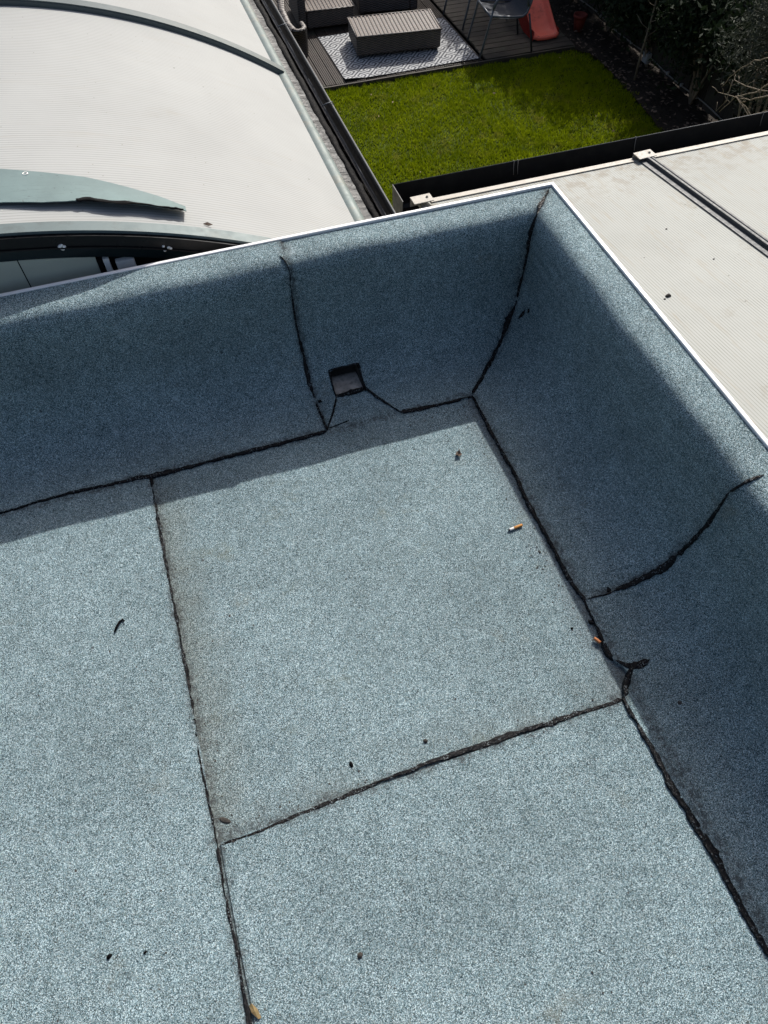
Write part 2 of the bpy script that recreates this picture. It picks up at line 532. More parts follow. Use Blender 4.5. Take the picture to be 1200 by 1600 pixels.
# ------------------------------------------------------------------ ground and garden base
GZ = -2.42
def sheet(name, x0, y0, x1, y1, z, mat, kind='structure', label=None, n=2):
    X = np.linspace(x0, x1, n); Y = np.linspace(y0, y1, n)
    P = np.stack(np.meshgrid(X, Y, indexing='ij') + [np.full((n, n), z)], -1) if False else np.array([[[a, b, z] for b in Y] for a in X])
    # orientation: up
    m = MB(); m.grid(P[:, ::1], smooth=False)
    m.f = [f[::-1] for f in m.f]
    o = m.build(name, mat); o['kind'] = kind
    if label: o['label'] = label
    return o
sheet('ground', -120, -120, 120, 120, GZ - .06, MAT['soil'])

def lawn_edge(y):           # right border of the lawn
    return np.interp(y, [3.0, 5.5, 6.46, 7.27, 7.9, 8.25, 8.45], [5.20, 5.27, 5.33, 5.42, 5.45, 5.43, 5.30])
ys = np.linspace(2.0, 8.44, 40)
m = MB()
P = np.array([[[x, y, GZ - .012] for x in np.linspace(-.2, float(lawn_edge(y)), 8)] for y in ys])
m.grid(P, False)
m.build('lawn_soil', MAT['turf'])['kind'] = 'structure'

# bed along the fence with an uneven surface
nx, ny = 22, 90
P = np.zeros((ny, nx, 3))
for i, y in enumerate(np.linspace(2.0, 11.4, ny)):
    x0 = float(lawn_edge(min(y, 8.45))) - .02
    for j in range(nx):
        x = x0 + (5.98 - x0) * j / (nx - 1)
        P[i, j] = (x, y, GZ + .012 + .022 * math.sin(9.1 * x + 5 * math.sin(3.3 * y)) * math.sin(7.7 * y + 2 * x) + rng.uniform(-.012, .012))
m = MB(); m.grid(P, True)
m.build('flower_bed', MAT['soil'])['kind'] = 'structure'

# grass: tufted blades
NB = 170000
gx = rng.uniform(.6, 5.5, NB * 2); gy = rng.uniform(2.6, 8.5, NB * 2)
edge = lawn_edge(gy) + .05 * np.sin(gy * 23) + .03 * np.sin(gy * 51)
front = 8.43 + .035 * np.sin(gx * 17) + .02 * np.sin(gx * 43)
den = .5 + .5 * np.sin(gx * 4.1 + 2 * np.sin(gy * 2.9)) * np.sin(gy * 5.3 + 1.7 * np.sin(gx * 3.3))
keep = (gx < edge) & (gy < front) & (rng.uniform(0, 1, NB * 2) < .55 + .45 * den)
gx, gy, den = gx[keep][:NB], gy[keep][:NB], den[keep][:NB]
n = len(gx)
ang = rng.uniform(0, 2*np.pi, n); hh = rng.uniform(.012, .030, n) * (.7 + .6 * den); ww = rng.uniform(.004, .008, n)
lean = rng.uniform(.0, .035, n); la = rng.uniform(0, 2*np.pi, n)
bx, by = np.cos(ang) * ww, np.sin(ang) * ww
V = np.empty((n, 3, 3))
V[:, 0] = np.stack([gx - bx, gy - by, np.full(n, GZ - .01)], 1)
V[:, 1] = np.stack([gx + bx, gy + by, np.full(n, GZ - .01)], 1)
V[:, 2] = np.stack([gx + np.cos(la) * lean, gy + np.sin(la) * lean, GZ + hh], 1)
tag(fast_mesh('lawn_grass', V.reshape(-1, 3), np.arange(n * 3).reshape(-1, 3), MAT['grass']),
    'short mossy green lawn in the back garden', 'grass', kind='stuff')

# ------------------------------------------------------------------ flat felt roof
PROF = [(0, 0), (.06, .002), (.115, .010), (.165, .034), (.205, .072), (.235, .125), (.252, .19), (.258, .26), (.260, .33),
        (.2610, .362), (.2640, .383), (.2715, .398), (.287, .4070), (.354, .4150)]
XR, YR = .732, 1.350
pu = np.array([p[0] for p in PROF]); pz = np.array([p[1] for p in PROF])
arc = np.concatenate([[0], np.cumsum(np.hypot(np.diff(pu), np.diff(pz)))])
AMAX = float(arc[-1])
# smooth resample of the profile
ta = np.linspace(0, AMAX, 241)
def smoothed(q):
    v = np.interp(ta, arc, q)
    k = np.ones(7) / 7
    p = np.concatenate([np.full(3, v[0]), v, v[-1] + (v[-1] - v[-2]) * np.arange(1, 4)])
    p[:3] = v[0] - (v[1] - v[0]) * np.arange(3, 0, -1)
    return np.convolve(p, k, 'valid')
su, sz = smoothed(pu), smoothed(pz)
def prof(a):
    a = np.asarray(a, float)
    u = np.where(a < 0, a, np.interp(a, ta, su)); z = np.where(a < 0, 0, np.interp(a, ta, sz))
    return u, z
def pnorm(a):
    e = .004
    u0, z0 = prof(a - e); u1, z1 = prof(a + e)
    du, dz = u1 - u0, z1 - z0
    L = np.hypot(du, dz)
    return -dz / L, du / L      # points up / inwards
def map_side(side, s, a, lift=0.0):
    """s along the wall, a = arc length up the profile from the toe (negative = on the floor)"""
    u, z = prof(a); nu, nz = pnorm(a)
    u = u + nu * lift; z = z + nz * lift
    # slow waviness of a hand laid sheet
    wv = .0030 * np.sin(5.1 * s + 9 * a) + .0020 * np.sin(13 * s - 7 * a) + .0016 * np.sin(23 * s + 2.5 * np.sin(11 * a)) * np.sin(19 * a)
    z = z + wv * np.clip(a * 8, 0, 1) * np.clip((AMAX - a) * 12, 0, 1)
    if side == 'rear': return np.stack([s, YR + u, z], -1)
    if side == 'right': return np.stack([XR + u, s, z], -1)
    return np.stack([s, a, np.full_like(np.asarray(s, float), lift)], -1)

roof = empty('flat_roof', (0, 0, 0), 'flat roof of blue grey mineral felt with a curved upstand and black bitumen seams', 'flat roof', kind='thing')

def shell(P, under):
    """top grid P with a skirt down to the grid `under` (same shape) along its border"""
    m = MB(); m.grid(P, True)
    n, k, _ = P.shape
    idx = [(0, j) for j in range(k)] + [(i, k-1) for i in range(1, n)] + [(n-1, j) for j in range(k-2, -1, -1)] + [(i, 0) for i in range(n-2, 0, -1)]
    vs = [P[i] for i in idx] + [under[i] for i in idx]
    L = len(idx)
    m.add(vs, [(i, L+i, L+(i+1) % L, (i+1) % L) for i in range(L)])
    return m

def fix_up(o, ref=(0, 0, 1)):
    return o

# base layer: the middle floor sheet, which also runs up behind the upstand sheets
def floor_sheet(name, x0, x1, y0, y1, z, mat, seed, jag=(1, 1, 1, 1), label=None):
    nx_, ny_ = max(3, int((x1-x0)/.012)), max(3, int((y1-y0)/.012))
    X = np.linspace(x0, x1, nx_); Y = np.linspace(y0, y1, ny_)
    P = np.zeros((nx_, ny_, 3))
    jl, jr = wave(ny_, seed) * .0035 * jag[0], wave(ny_, seed + 1) * .0035 * jag[1]
    jb, jt = wave(nx_, seed + 2) * .0035 * jag[2], wave(nx_, seed + 3) * .0035 * jag[3]
    for i in range(nx_):
        tx = i / (nx_ - 1)
        P[i, :, 0] = X[i] + jl * (1 - tx) + jr * tx
    ty = np.arange(ny_) / (ny_ - 1)
    for i in range(nx_):
        P[i, :, 1] = Y + jb[i] * (1 - ty) + jt[i] * ty
    P[:, :, 2] = z + .0013 * np.sin(6 * P[:, :, 0] + 2 * np.sin(5 * P[:, :, 1])) * np.sin(7 * P[:, :, 1])
    U = P.copy(); U[:, :, 2] = -.003
    mm = shell(P[:, ::-1], U[:, ::-1])
    mm.f = mm.f
    return mm.build(name, mat, roof)

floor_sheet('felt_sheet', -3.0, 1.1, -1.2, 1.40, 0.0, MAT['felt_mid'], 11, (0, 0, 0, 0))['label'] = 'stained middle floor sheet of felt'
floor_sheet('felt_sheet', -2.2, -.268, -1.2, 1.39, .0045, MAT['felt'], 21)
floor_sheet('felt_sheet', -.258, .76, -1.2, .336, .0040, MAT['felt'], 31)

def toe_rear(x):
    return np.interp(x, [-3, -.68, -.579, -.474, -.368, -.265, .2585, .262, .300, .322, .4155, .452, .493, .605, .727, .8],
                     [0, .001, .011, .013, .006, 0, .001, .008, .075, .117, .133, .069, .004, -.005, -.009, -.005])
def toe_right(y):
    return np.interp(y, [-1.5, -.196, -.133, -.068, .02, .11, .19, .24, .30, .344, .364, .383, .40, .431, .472, .533, .593, .678, .78, .867, .946, 1.04, 1.18, 1.341, 1.4],
                     [-.021, -.021, -.021, -.022, -.024, -.031, -.031, -.033, -.035, -.035, -.023, -.005, .004, -.013, -.014, -.008, -.003, -.014, -.010, -.011, -.009, -.006, -.006, -.005, -.005])

def upstand(name, side, s0, s1, lift, under, mat, mitre, s_extra=None, seed=0, extra_s=(), extra_a=(), hole=None):
    """sheet from s0 to s1 (s1 = None: to the mitre)"""
    S1 = (XR if side == 'rear' else YR) if mitre else s1
    step = .012
    sg = np.arange(s0, S1, step)
    sg = np.unique(np.concatenate([sg, [S1], np.array(extra_s)]))
    if len(extra_s):
        sg = np.array([v for v in sg if v in extra_s or min(abs(v - e) for e in extra_s) > .003])
    tg = np.linspace(0, 1, 46)
    toe = toe_rear(sg) if side == 'rear' else toe_right(sg)
    toe = toe + wave(len(sg), 50 + seed, ((20, 1), (6, .6), (2, .5))) * .0016
    A = toe[:, None] + tg[None, :] * (AMAX - toe[:, None])
    if hole:
        # pull grid rows onto the lower and upper edges of the opening
        h0, h1, a0, a1 = hole
    u, _ = prof(A)
    SS = np.repeat(sg[:, None], len(tg), 1)
    if mitre:
        T = ((SS - s0) / (S1 - s0))
        w_ = np.clip((T - .55) / .45, 0, 1)
        SS = SS + w_ * u * 1.0
    else:
        T = ((SS - s0) / (S1 - s0))
        SS = SS + np.where(T > .999, 0, 0)
    P = map_side(side, SS, A, lift)
    U = map_side(side, SS, A, under)
    if side == 'right':
        P = P[::-1]; U = U[::-1]; A = A[::-1]; SS = SS[::-1]
    m = MB()
    n_, k_, _ = P.shape
    vs = P.reshape(-1, 3).tolist()
    fs = []
    for i in range(n_-1):
        for j in range(k_-1):
            if hole:
                cx_, ca = SS[i:i+2, j:j+2].mean(), A[i:i+2, j:j+2].mean()
                if h0 < cx_ < h1 and a0 < ca < a1: continue
            fs.append((i*k_+j, (i+1)*k_+j, (i+1)*k_+j+1, i*k_+j+1))
    m.add(vs, fs, True)
    idx = [(0, j) for j in range(k_)] + [(i, k_-1) for i in range(1, n_)] + [(n_-1, j) for j in range(k_-2, -1, -1)] + [(i, 0) for i in range(n_-2, 0, -1)]
    L = len(idx)
    m.add([P[i] for i in idx] + [U[i] for i in idx], [(i, (i+1) % L, L+(i+1) % L, L+i) for i in range(L)])
    return m.build(name, mat, roof)

A0H, A1H = .116, .205      # opening of the outlet, along the arc
H0, H1 = .3225, .4175
upstand('felt_sheet', 'rear', .235, None, .0045, -.004, MAT['felt'], True, seed=1, extra_s=(H0, H1), hole=(H0, H1, A0H, A1H))
upstand('felt_sheet', 'rear', -2.2, .2585, .0085, .0005, MAT['felt'], False, seed=2)
upstand('felt_sheet', 'right', .5925, None, .0050, -.004, MAT['felt'], True, seed=3)
upstand('felt_sheet', 'right', -1.2, .5965, .0095, .0005, MAT['felt'], False, seed=4)
# tongue of the floor sheet that climbs to the outlet
sg = np.linspace(.24, .52, 24); tg = np.linspace(-.05, .118, 20)
SS, AA = np.meshgrid(sg, tg, indexing='ij')
m = MB(); m.grid(map_side('rear', SS, AA, .0012)[:, ::-1], True)
m.f = [f for f in m.f]
m.build('felt_tongue', MAT['felt_mid'], roof)

# bitumen beads: ribbons drawn in the unrolled sheet and wrapped back on the roof
def bead(side, pts, width, height, seed, label=None, taper=(1, 1), lift=.006, wob=1.0, name='bitumen_seam'):
    pts = np.array(pts, float)
    seg = np.hypot(*np.diff(pts, axis=0).T)
    L = np.concatenate([[0], np.cumsum(seg)])
    n_ = max(8, int(L[-1] / .0032))
    t = np.linspace(0, L[-1], n_)
    c = np.stack([np.interp(t, L, pts[:, 0]), np.interp(t, L, pts[:, 1])], 1)
    k = min(9, n_ // 2 * 2 - 1)
    if k >= 3:
        cp = np.pad(c, ((k//2, k//2), (0, 0)), mode='edge')
        cp[:k//2] = c[0] - (c[1]-c[0]) * np.arange(k//2, 0, -1)[:, None]; cp[-(k//2):] = c[-1] + (c[-1]-c[-2]) * np.arange(1, k//2+1)[:, None]
        c = np.stack([np.convolve(cp[:, q], np.ones(k)/k, 'valid') for q in (0, 1)], 1)
    d = np.gradient(c, axis=0); d /= np.linalg.norm(d, axis=1)[:, None] + 1e-9
    nrm = np.stack([-d[:, 1], d[:, 0]], 1)
    wid = np.interp(t / L[-1], np.linspace(0, 1, len(width)), width) if isinstance(width, (list, tuple)) else np.full(n_, width)
    wl = wid * .5 * np.clip(.95 + .55 * wave(n_, seed, ((22, 1), (8, .8), (3, .6))) * wob, .18, 2.4)
    wr = wid * .5 * np.clip(.95 + .55 * wave(n_, seed+1, ((19, 1), (7, .8), (3, .6))) * wob, .18, 2.4)
    endf = np.clip(np.minimum(np.arange(n_), np.arange(n_)[::-1]) / 3.0, .1, 1)
    wl *= endf; wr *= endf
    hgt = height * np.clip(1 + .5 * wave(n_, seed+2, ((15, 1), (5, .8), (2, .5))), .3, 2.2) * endf
    rows = []
    for q, hf in ((-1.0, -.9), (-.9, .30), (-.62, .80), (-.2, 1.0), (.25, .92), (.6, .72), (.9, .25), (1.0, -.9)):
        off = np.where(q < 0, -wl * -q, wr * q)
        pos = c + nrm * off[:, None]
        hh_ = np.where(hf < 0, 0.0, hgt * (hf + .22 * wave(n_, seed + int(50 + q*20), ((9, 1), (3, 1)))))
        rows.append((pos, hh_))
    P = np.zeros((len(rows), n_, 3))
    for r, (pos, hh_) in enumerate(rows):
        lf = lift + hh_ - (.009 if r in (0, len(rows)-1) else 0)
        if side == 'floor':
            P[r] = np.stack([pos[:, 0], pos[:, 1], lf], -1)
        else:
            u, z = prof(pos[:, 1]); nu, nz = pnorm(pos[:, 1])
            u = u + nu * lf; z = z + nz * lf
            P[r] = np.stack([pos[:, 0], YR + u, z], -1) if side == 'rear' else np.stack([XR + u, pos[:, 0], z], -1)
    m = MB(); m.grid(P, True)
    if side != 'right': m.f = [f[::-1] for f in m.f]
    o = m.build(name, MAT['bitumen'], roof)
    if label: o['label'] = label
    return o

def za(z):   # arc length at a height on the wall part
    return float(np.interp(z, sz, ta))
xs = np.linspace(-2.2, .2585, 90)
bead('rear', np.stack([xs, toe_rear(xs) - .001], 1), .0105, .0024, 101, lift=.007)
bead('rear', [(.2585, .0), (.272, .026), (.291, .055), (.3225, .117)], .007, .002, 102, lift=.004, wob=.8)
bead('rear', [(.4155, .130), (.432, .100), (.452, .069), (.475, .033), (.493, .004)], .008, .0022, 103, lift=.004, wob=.8)
bead('rear', [(.493, .003), (.52, -.001), (.56, -.003), (.605, -.005), (.66, -.007), (.727, -.009)], .012, .0028, 104, lift=.004)
bead('rear', [(.266, .012), (.285, .012), (.31, .018), (.336, .022)], .0035, .0012, 105, lift=.0028, wob=1.6)
bead('rear', [(.258, .002), (.2585, .078), (.257, .121), (.2555, .158), (.255, .26), (.252, .36), (.251, .47), (.2515, .52)], [.008, .012, .015, .011, .010, .008, .005, .0025], .0034, 106, lift=.0105)
bead('rear', [(.2515, .52), (.257, .55), (.250, .575), (.240, .592)], .0025, .0014, 107, lift=.0105, wob=1.5)
bead('rear', [(.262, .118), (.270, .112), (.276, .108)], .013, .006, 108, lift=.009, wob=.6)
# the mitred corner: follows the meeting line of both upstands
ca = np.linspace(.0, AMAX - .012, 60)
uu, _ = prof(ca)
bead('rear', np.stack([XR + uu - .002, ca], 1), [.008, .009, .011, .014, .017, .020, .013, .016, .022, .020, .016, .010, .007], .004, 109, lift=.008, label='corner seam where both upstands meet')
yy = np.linspace(1.345, .431, 80)
bead('right', np.stack([yy, toe_right(yy) - .001], 1), [.007, .008, .010, .012, .011, .010, .011, .012], .0032, 110, lift=.006)
bead('right', [(.431, -.013), (.418, .001), (.408, .012), (.402, .025), (.401, .037), (.402, .05), (.404, .070)], [.008, .012, .016, .020, .020, .016, .006], .005, 111, lift=.009, wob=.6, label='lifted flap end of bitumen')
bead('right', [(.405, .022), (.395, .012), (.383, -.003), (.372, -.015), (.355, -.027), (.340, -.035)], [.010, .016, .018, .016, .014], .005, 112, lift=.009, wob=.6)
yy = np.linspace(.346, -1.2, 120)
bead('right', np.stack([yy, toe_right(yy) - .003], 1), [.010, .016, .017, .015, .014, .015, .015, .014, .014], .0030, 113, lift=.008, wob=.75)
bead('right', [(.597, .002), (.594, .045), (.594, .075)], .006, .002, 114, lift=.0105, wob=1.4)
bead('right', [(.595, .075), (.594, .10), (.596, .14), (.595, .19), (.595, .27)], [.010, .014, .016, .013], .0036, 115, lift=.0115)
bead('right', [(.595, .27), (.594, .33), (.592, .42), (.596, .50), (.597, .53)], [.013, .010, .006, .005], .003, 116, lift=.0115)
bead('right', [(.597, .528), (.592, .548), (.588, .575), (.586, .60)], [.004, .006, .006, .003], .0012, 117, lift=.012)
bead('right', [(.602, .060), (.602, .072)], .016, .0035, 118, lift=.0105, wob=.5)
xs = np.linspace(-.262, .692, 60)
bead('floor', np.stack([xs, np.interp(xs, [-.261, -.185, -.043, .136, .227, .413, .605, .692], [.330, .331, .337, .347, .348, .347, .341, .341])], 1),
     [.005, .008, .011, .010, .012, .014, .014, .013, .010], .0011, 119, lift=.0043, wob=.8)
lx = [(-.266, 1.352), (-.269, 1.268), (-.269, 1.156), (-.267, 1.03), (-.267, .912), (-.265, .82), (-.267, .716), (-.269, .62)]
bead('floor', lx, [.008, .008, .007, .008, .008, .007], .0011, 120, lift=.0047, wob=1.3)
bead('floor', [(-.269, .62), (-.271, .528), (-.268, .441), (-.267, .331)], [.006, .005, .005, .004], .0009, 121, lift=.0047, wob=1.4)
bead('floor', [(-.267, .331), (-.270, .247), (-.267, .164), (-.267, .086), (-.268, .014), (-.268, -.3), (-.267, -1.2)], [.006, .010, .014, .015, .012, .012], .0011, 122, lift=.0048)
# smears beside the corner seam
bead('right', [(1.520, za(.135)), (1.515, za(.118)), (1.522, za(.10))], [.004, .010, .004], .0015, 123, lift=.007, wob=1.6)
bead('right', [(1.505, za(.150)), (1.500, za(.137))], .006, .0015, 124, lift=.007, wob=1.6)
bead('right', [(.545, -.022), (.538, -.018), (.532, -.013)], .013, .006, 125, lift=.007, wob=.6)
# bitumen round the outlet
bead('rear', [(H0 - .001, A0H - .004), (H0 - .001, A1H + .003)], .0062, .004, 126, lift=.005, wob=.6)
bead('rear', [(H0 - .003, A1H + .0005), (H1 + .003, A1H + .0005)], .0062, .004, 128, lift=.005, wob=.6)
bead('rear', [(H1 + .001, A1H + .003), (H1 + .001, A0H - .002)], .0075, .004, 129, lift=.005, wob=.8)
bead('rear', [(H0, A0H), (.35, A0H + .004), (.38, A0H + .004), (H1, A0H + .008)], [.012, .016, .017, .016], .005, 127, lift=.003, wob=.9)

# outlet channel through the upstand
out = empty('roof_outlet', (0, 0, 0)); out.parent = roof
u0, z0 = [float(v) for v in prof(A0H)]; u1, z1 = [float(v) for v in prof(A1H)]
m = MB()
ya, yb = YR + u0 - .002, YR + .338
zb, zt = z0 - .002, z1 + .004
vs = [(H0, ya, zb), (H1, ya, zb), (H1, yb, zb - .01), (H0, yb, zb - .01), (H0, YR + u1 - .002, zt), (H1, YR + u1 - .002, zt), (H1, yb, zt), (H0, yb, zt)]
m.add(vs, [(0, 1, 2, 3), (4, 7, 6, 5), (0, 3, 7, 4), (1, 5, 6, 2), (2, 6, 7, 3)])
m.build('outlet_channel', MAT['channel'], out)

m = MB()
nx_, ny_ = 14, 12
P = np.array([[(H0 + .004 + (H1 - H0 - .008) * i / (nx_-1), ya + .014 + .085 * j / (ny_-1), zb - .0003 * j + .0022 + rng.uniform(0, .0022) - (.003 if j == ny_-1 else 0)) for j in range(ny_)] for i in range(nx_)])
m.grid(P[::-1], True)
m.build('lit_floor', MAT['lit_floor'], out)  # pale slab: skylight at the outlet mouth put into its colour

# white edge trim
def trim(side, s0, s1, mitre):
    pf = [(.3525, .395), (.3635, .395), (.3635, .4250), (.362, .4265), (.3540, .4265), (.3525, .4253)]
    m = MB()
    if side == 'rear':
        f0 = lambda u, z: (s0, YR + u, z)
        f1 = (lambda u, z: (XR + u, YR + u, z)) if mitre else (lambda u, z: (s1, YR + u, z))
    else:
        f0 = lambda u, z: (XR + u, s0, z)
        f1 = (lambda u, z: (XR + u, YR + u, z)) if mitre else (lambda u, z: (XR + u, s1, z))
    m.prism(pf, f0, f1)
    return m.build('edge_trim', MAT['trim'], roof)
trim('rear', -2.2, .336, False); trim('rear', .3375, None, True); trim('right', -1.2, None, True)
# masonry under the roof
m = MB().box((-2.2, -1.2, GZ - .2), (XR + .322, YR + .322, -.02)).build('outer_wall', MAT['render'], roof)
m2 = MB().box((-2.2, YR + .275, -.02), (XR + .322, YR + .322, .355))
m2.build('outer_wall', MAT['render'], roof)
MB().box((XR + .275, -1.2, -.02), (XR + .322, YR + .275, .355)).build('outer_wall', MAT['render'], roof)

# ------------------------------------------------------------------ barrel vaulted polycarbonate roof
CX, CZ, RV = -.722, -1.774, 2.341
vault = empty('vaulted_roof', (CX, 3.2, GZ), 'curved white polycarbonate canopy with dark arched bars and a grey eave strip', 'canopy roof', kind='thing')
TH0, TH1 = -34.2, 34.25
def cyl(th, y, r): 
    th = np.radians(th)
    return np.stack([CX + r * np.sin(th), np.broadcast_to(y, np.shape(th)), CZ + r * np.cos(th)], -1)
def arc_strip(y0, y1, r0, r1, name, mat, th0=TH0, th1=TH1, n=72):
    t = np.linspace(th0, th1, n)
    m = MB()
    q = [cyl(t, y0, r1), cyl(t, y1, r1), cyl(t, y1, r0), cyl(t, y0, r0)]
    for k in range(4):
        P = np.stack([q[k], q[(k+1) % 4]], 1)
        m.grid(P[:, ::-1], k in (0, 2))
    for e in (0, n-1):
        m.add([q[k][e] for k in range(4)], [(0, 1, 2, 3)])
    return m.build(name, mat, vault)
Y2, YB1, YB2 = 1.756, 3.232, 4.70
arc_strip(Y2 + .012, YB1, RV - .012, RV, 'polycarbonate_sheet', MAT['poly_v'])
arc_strip(YB1 + .001, YB2, RV - .012, RV, 'polycarbonate_sheet', MAT['poly_v'])
arc_strip(YB1 - .030, YB1 + .030, RV + .001, RV + .016, 'glazing_bar', MAT['bar'])
arc_strip(YB1 - .028, YB1 + .024, RV + .0165, RV + .021, 'bar_cover', MAT['bar'])
arc_strip(YB2 - .04, YB2 + .03, RV + .001, RV + .018, 'glazing_bar', MAT['bar'])
arc_strip(Y2 + .004, Y2 + .046, RV + .001, RV + .009, 'glazing_bar', MAT['endbar'])
# arched end fascia with a drip lip, then the gable set back below it
arc_strip(Y2 - .006, Y2 + .008, RV - .036, RV - .0005, 'end_fascia', MAT['black'])
arc_strip(Y2 - .010, Y2 - .0065, RV - .035, RV - .031, 'fascia_lip', MAT['black'])
arc_strip(Y2 + .012, Y2 + .020, RV - .074, RV - .0125, 'gable_head', MAT['darkglass'])
m = MB()
t = np.radians(np.linspace(-33, 33, 60)); rg = RV - .076
def gable_panel(x0, x1):
    xx = np.linspace(x0, x1, 24)
    zt_ = CZ + np.sqrt(np.maximum(rg**2 - (xx - CX)**2, 0))
    m = MB()
    yf, yk = Y2 + .013, Y2 + .026
    top = np.stack([xx, np.full(24, yf), zt_], -1); bot = np.stack([xx, np.full(24, yf), np.full(24, .12)], -1)
    m.grid(np.stack([bot, top], 1)[::-1], False)
    topk = top + (0, yk - yf, 0)
    m.grid(np.stack([top, topk], 1)[::-1], False)
    return m.build('gable_panel', MAT['gable'], vault)
gable_panel(-1.3, -.4225); gable_panel(-.4195, -.235)
MB().box((-.2345, Y2 + .010, .12), (-.222, Y2 + .03, CZ + math.sqrt(rg**2 - (.23 + CX)**2) if False else .43)).build('gable_joint', MAT['black'], vault)
t = np.linspace(-32, 32, 50)
m = MB(); m.grid(np.stack([cyl(t, Y2 + .036, RV - .05), np.stack([CX + (RV - .05) * np.sin(np.radians(t)), np.full(50, Y2 + .036), np.full(50, .02)], -1)], 1), False)
m.build('gable_backing', MAT['black'], vault)
for xa, xb in ((-.2185, -.2035), (-.1890, -.140)):
    zc = CZ + math.sqrt(rg**2 - (xb - CX)**2)
    MB().box((xa, Y2 + .011, .15), (xb, Y2 + .027, zc - .002)).build('white_mullion', MAT['white'], vault)
# eave strip, lead, mastic, gutter
ze = CZ + RV * math.cos(R(TH1)); xe = CX + RV * math.sin(R(TH1))
def long_strip(pf, y0, y1, name, mat, seed=None, jit=0.0, step=.03, smooth=True, ends=True):
    """open profile list of (x,z) swept along y, with optional edge jitter"""
    yy_ = np.arange(y0, y1 + step, step)
    P = np.zeros((len(pf), len(yy_), 3))
    for k, (x, z) in enumerate(pf):
        j = wave(len(yy_), (seed or 0) + k, ((12, 1), (4, .7), (2, .5))) * jit if jit else 0
        P[k] = np.stack([x + j + 0 * yy_, yy_, z + (wave(len(yy_), (seed or 0) + k + 40, ((6, 1), (2, .6))) * jit * .35 if jit else 0) + 0 * yy_], -1)
    m = MB(); m.grid(P, smooth)
    m.f = [f[::-1] for f in m.f]
    return m.build(name, mat, vault)
y0v, y1v = Y2, YB2 + .1
long_strip([(xe - .030, ze + .005), (xe - .012, ze + .014), (xe + .006, ze + .014), (xe + .022, ze + .006), (xe + .029, ze - .008), (xe + .029, ze - .028)], y0v, y1v, 'eave_strip', MAT['eave'])
long_strip([(xe - .036, ze + .019), (xe - .030, ze + .0065)], y0v, y1v, 'mastic_bead', MAT['cap'], 70, .004)
long_strip([(xe + .020, ze - .020), (xe + .032, ze - .026), (xe + .050, ze - .030), (xe + .080, ze - .034)], y0v, y1v, 'lead_flashing', MAT['lead'], 80, .0045, .02)
long_strip([(xe + .066, ze - .033), (xe + .071, ze - .0265), (xe + .090, ze - .030), (xe + .104, ze - .048)], y0v, y1v, 'mastic_edge', MAT['blackm'], 90, .004, .010)
def gutter_profile(xl, zt, wd, dp):
    return [(xl, zt), (xl + .003, zt - dp * .6), (xl + wd * .2, zt - dp), (xl + wd * .75, zt - dp), (xl + wd - .004, zt - dp * .55), (xl + wd, zt),
            (xl + wd + .006, zt + .003), (xl + wd + .008, zt - .006), (xl + wd + .005, zt - dp * .55), (xl + wd * .8, zt - dp - .006), (xl + wd * .15, zt - dp - .006), (xl - .003, zt - dp * .6)]
gt = long_strip(gutter_profile(xe + .102, ze - .028, .044, .045), y0v, y1v, 'gutter', MAT['black'], step=.2)
long_strip([(xe + .118, ze - .040), (xe + .119, ze - .034), (xe + .120, ze - .040)], y0v, y1v, 'gutter_wire', MAT['metal_dark'], 95, .0015, .03)
long_strip([(xe + .1455, ze - .023), (xe + .149, ze - .021), (xe + .1525, ze - .024)], y0v, y1v, 'gutter_rim', MAT['greybar'], step=.2)
for yc in (2.95, 3.74):
    MB().tube([(xe + .104, yc, ze - .022), (xe + .125, yc, ze - .016), (xe + .150, yc + .004, ze - .014), (xe + .158, yc + .006, ze - .03)], .0022, 6).build('gutter_clip', MAT['metal'], vault)
# wall below the eave and far gable
MB().box((CX - 1.28, Y2 + .06, GZ - .1), (CX - 1.20, YB2, .05)).build('side_wall', MAT['render'], vault)
MB().box((xe - .09, Y2 + .06, GZ - .1), (xe - .02, YB2, .08)).build('side_wall', MAT['render'], vault)

# bird droppings and grit on the vault's fascia
for th, rr_ in ((10.6, .030), (17.05, .028)):
    p = cyl(np.array([th]), Y2 - .0068, RV - rr_)[0]
    m = MB()
    for k in range(7):
        a, b = random.uniform(-.011, .011), random.uniform(-.008, .008)
        m.tube([(p[0] + a, Y2 - .0063, p[2] + b), (p[0] + a, Y2 - .0095, p[2] + b)], [random.uniform(.003, .0065), .002], 7)
    tag(m.build('bird_dropping', MAT['droppings'], loc=tuple(p)), ('white bird dropping on the black arched fascia, nearer the vertical panel joint' if th < 12 else 'white bird dropping on the black arched fascia, nearer the white mullions'), 'bird dropping', 'droppings on the fascia')

# loose torn flashing lying on the vault
def fl(top, low, n=60):
    tt = np.array(top); ll = np.array(low)
    q = np.linspace(0, 1, n)
    T = np.stack([np.interp(q, np.linspace(0, 1, len(tt)), tt[:, k]) for k in range(3)], 1)
    B_ = np.stack([np.interp(q, np.linspace(0, 1, len(ll)), ll[:, k]) for k in range(3)], 1)
    return T, B_
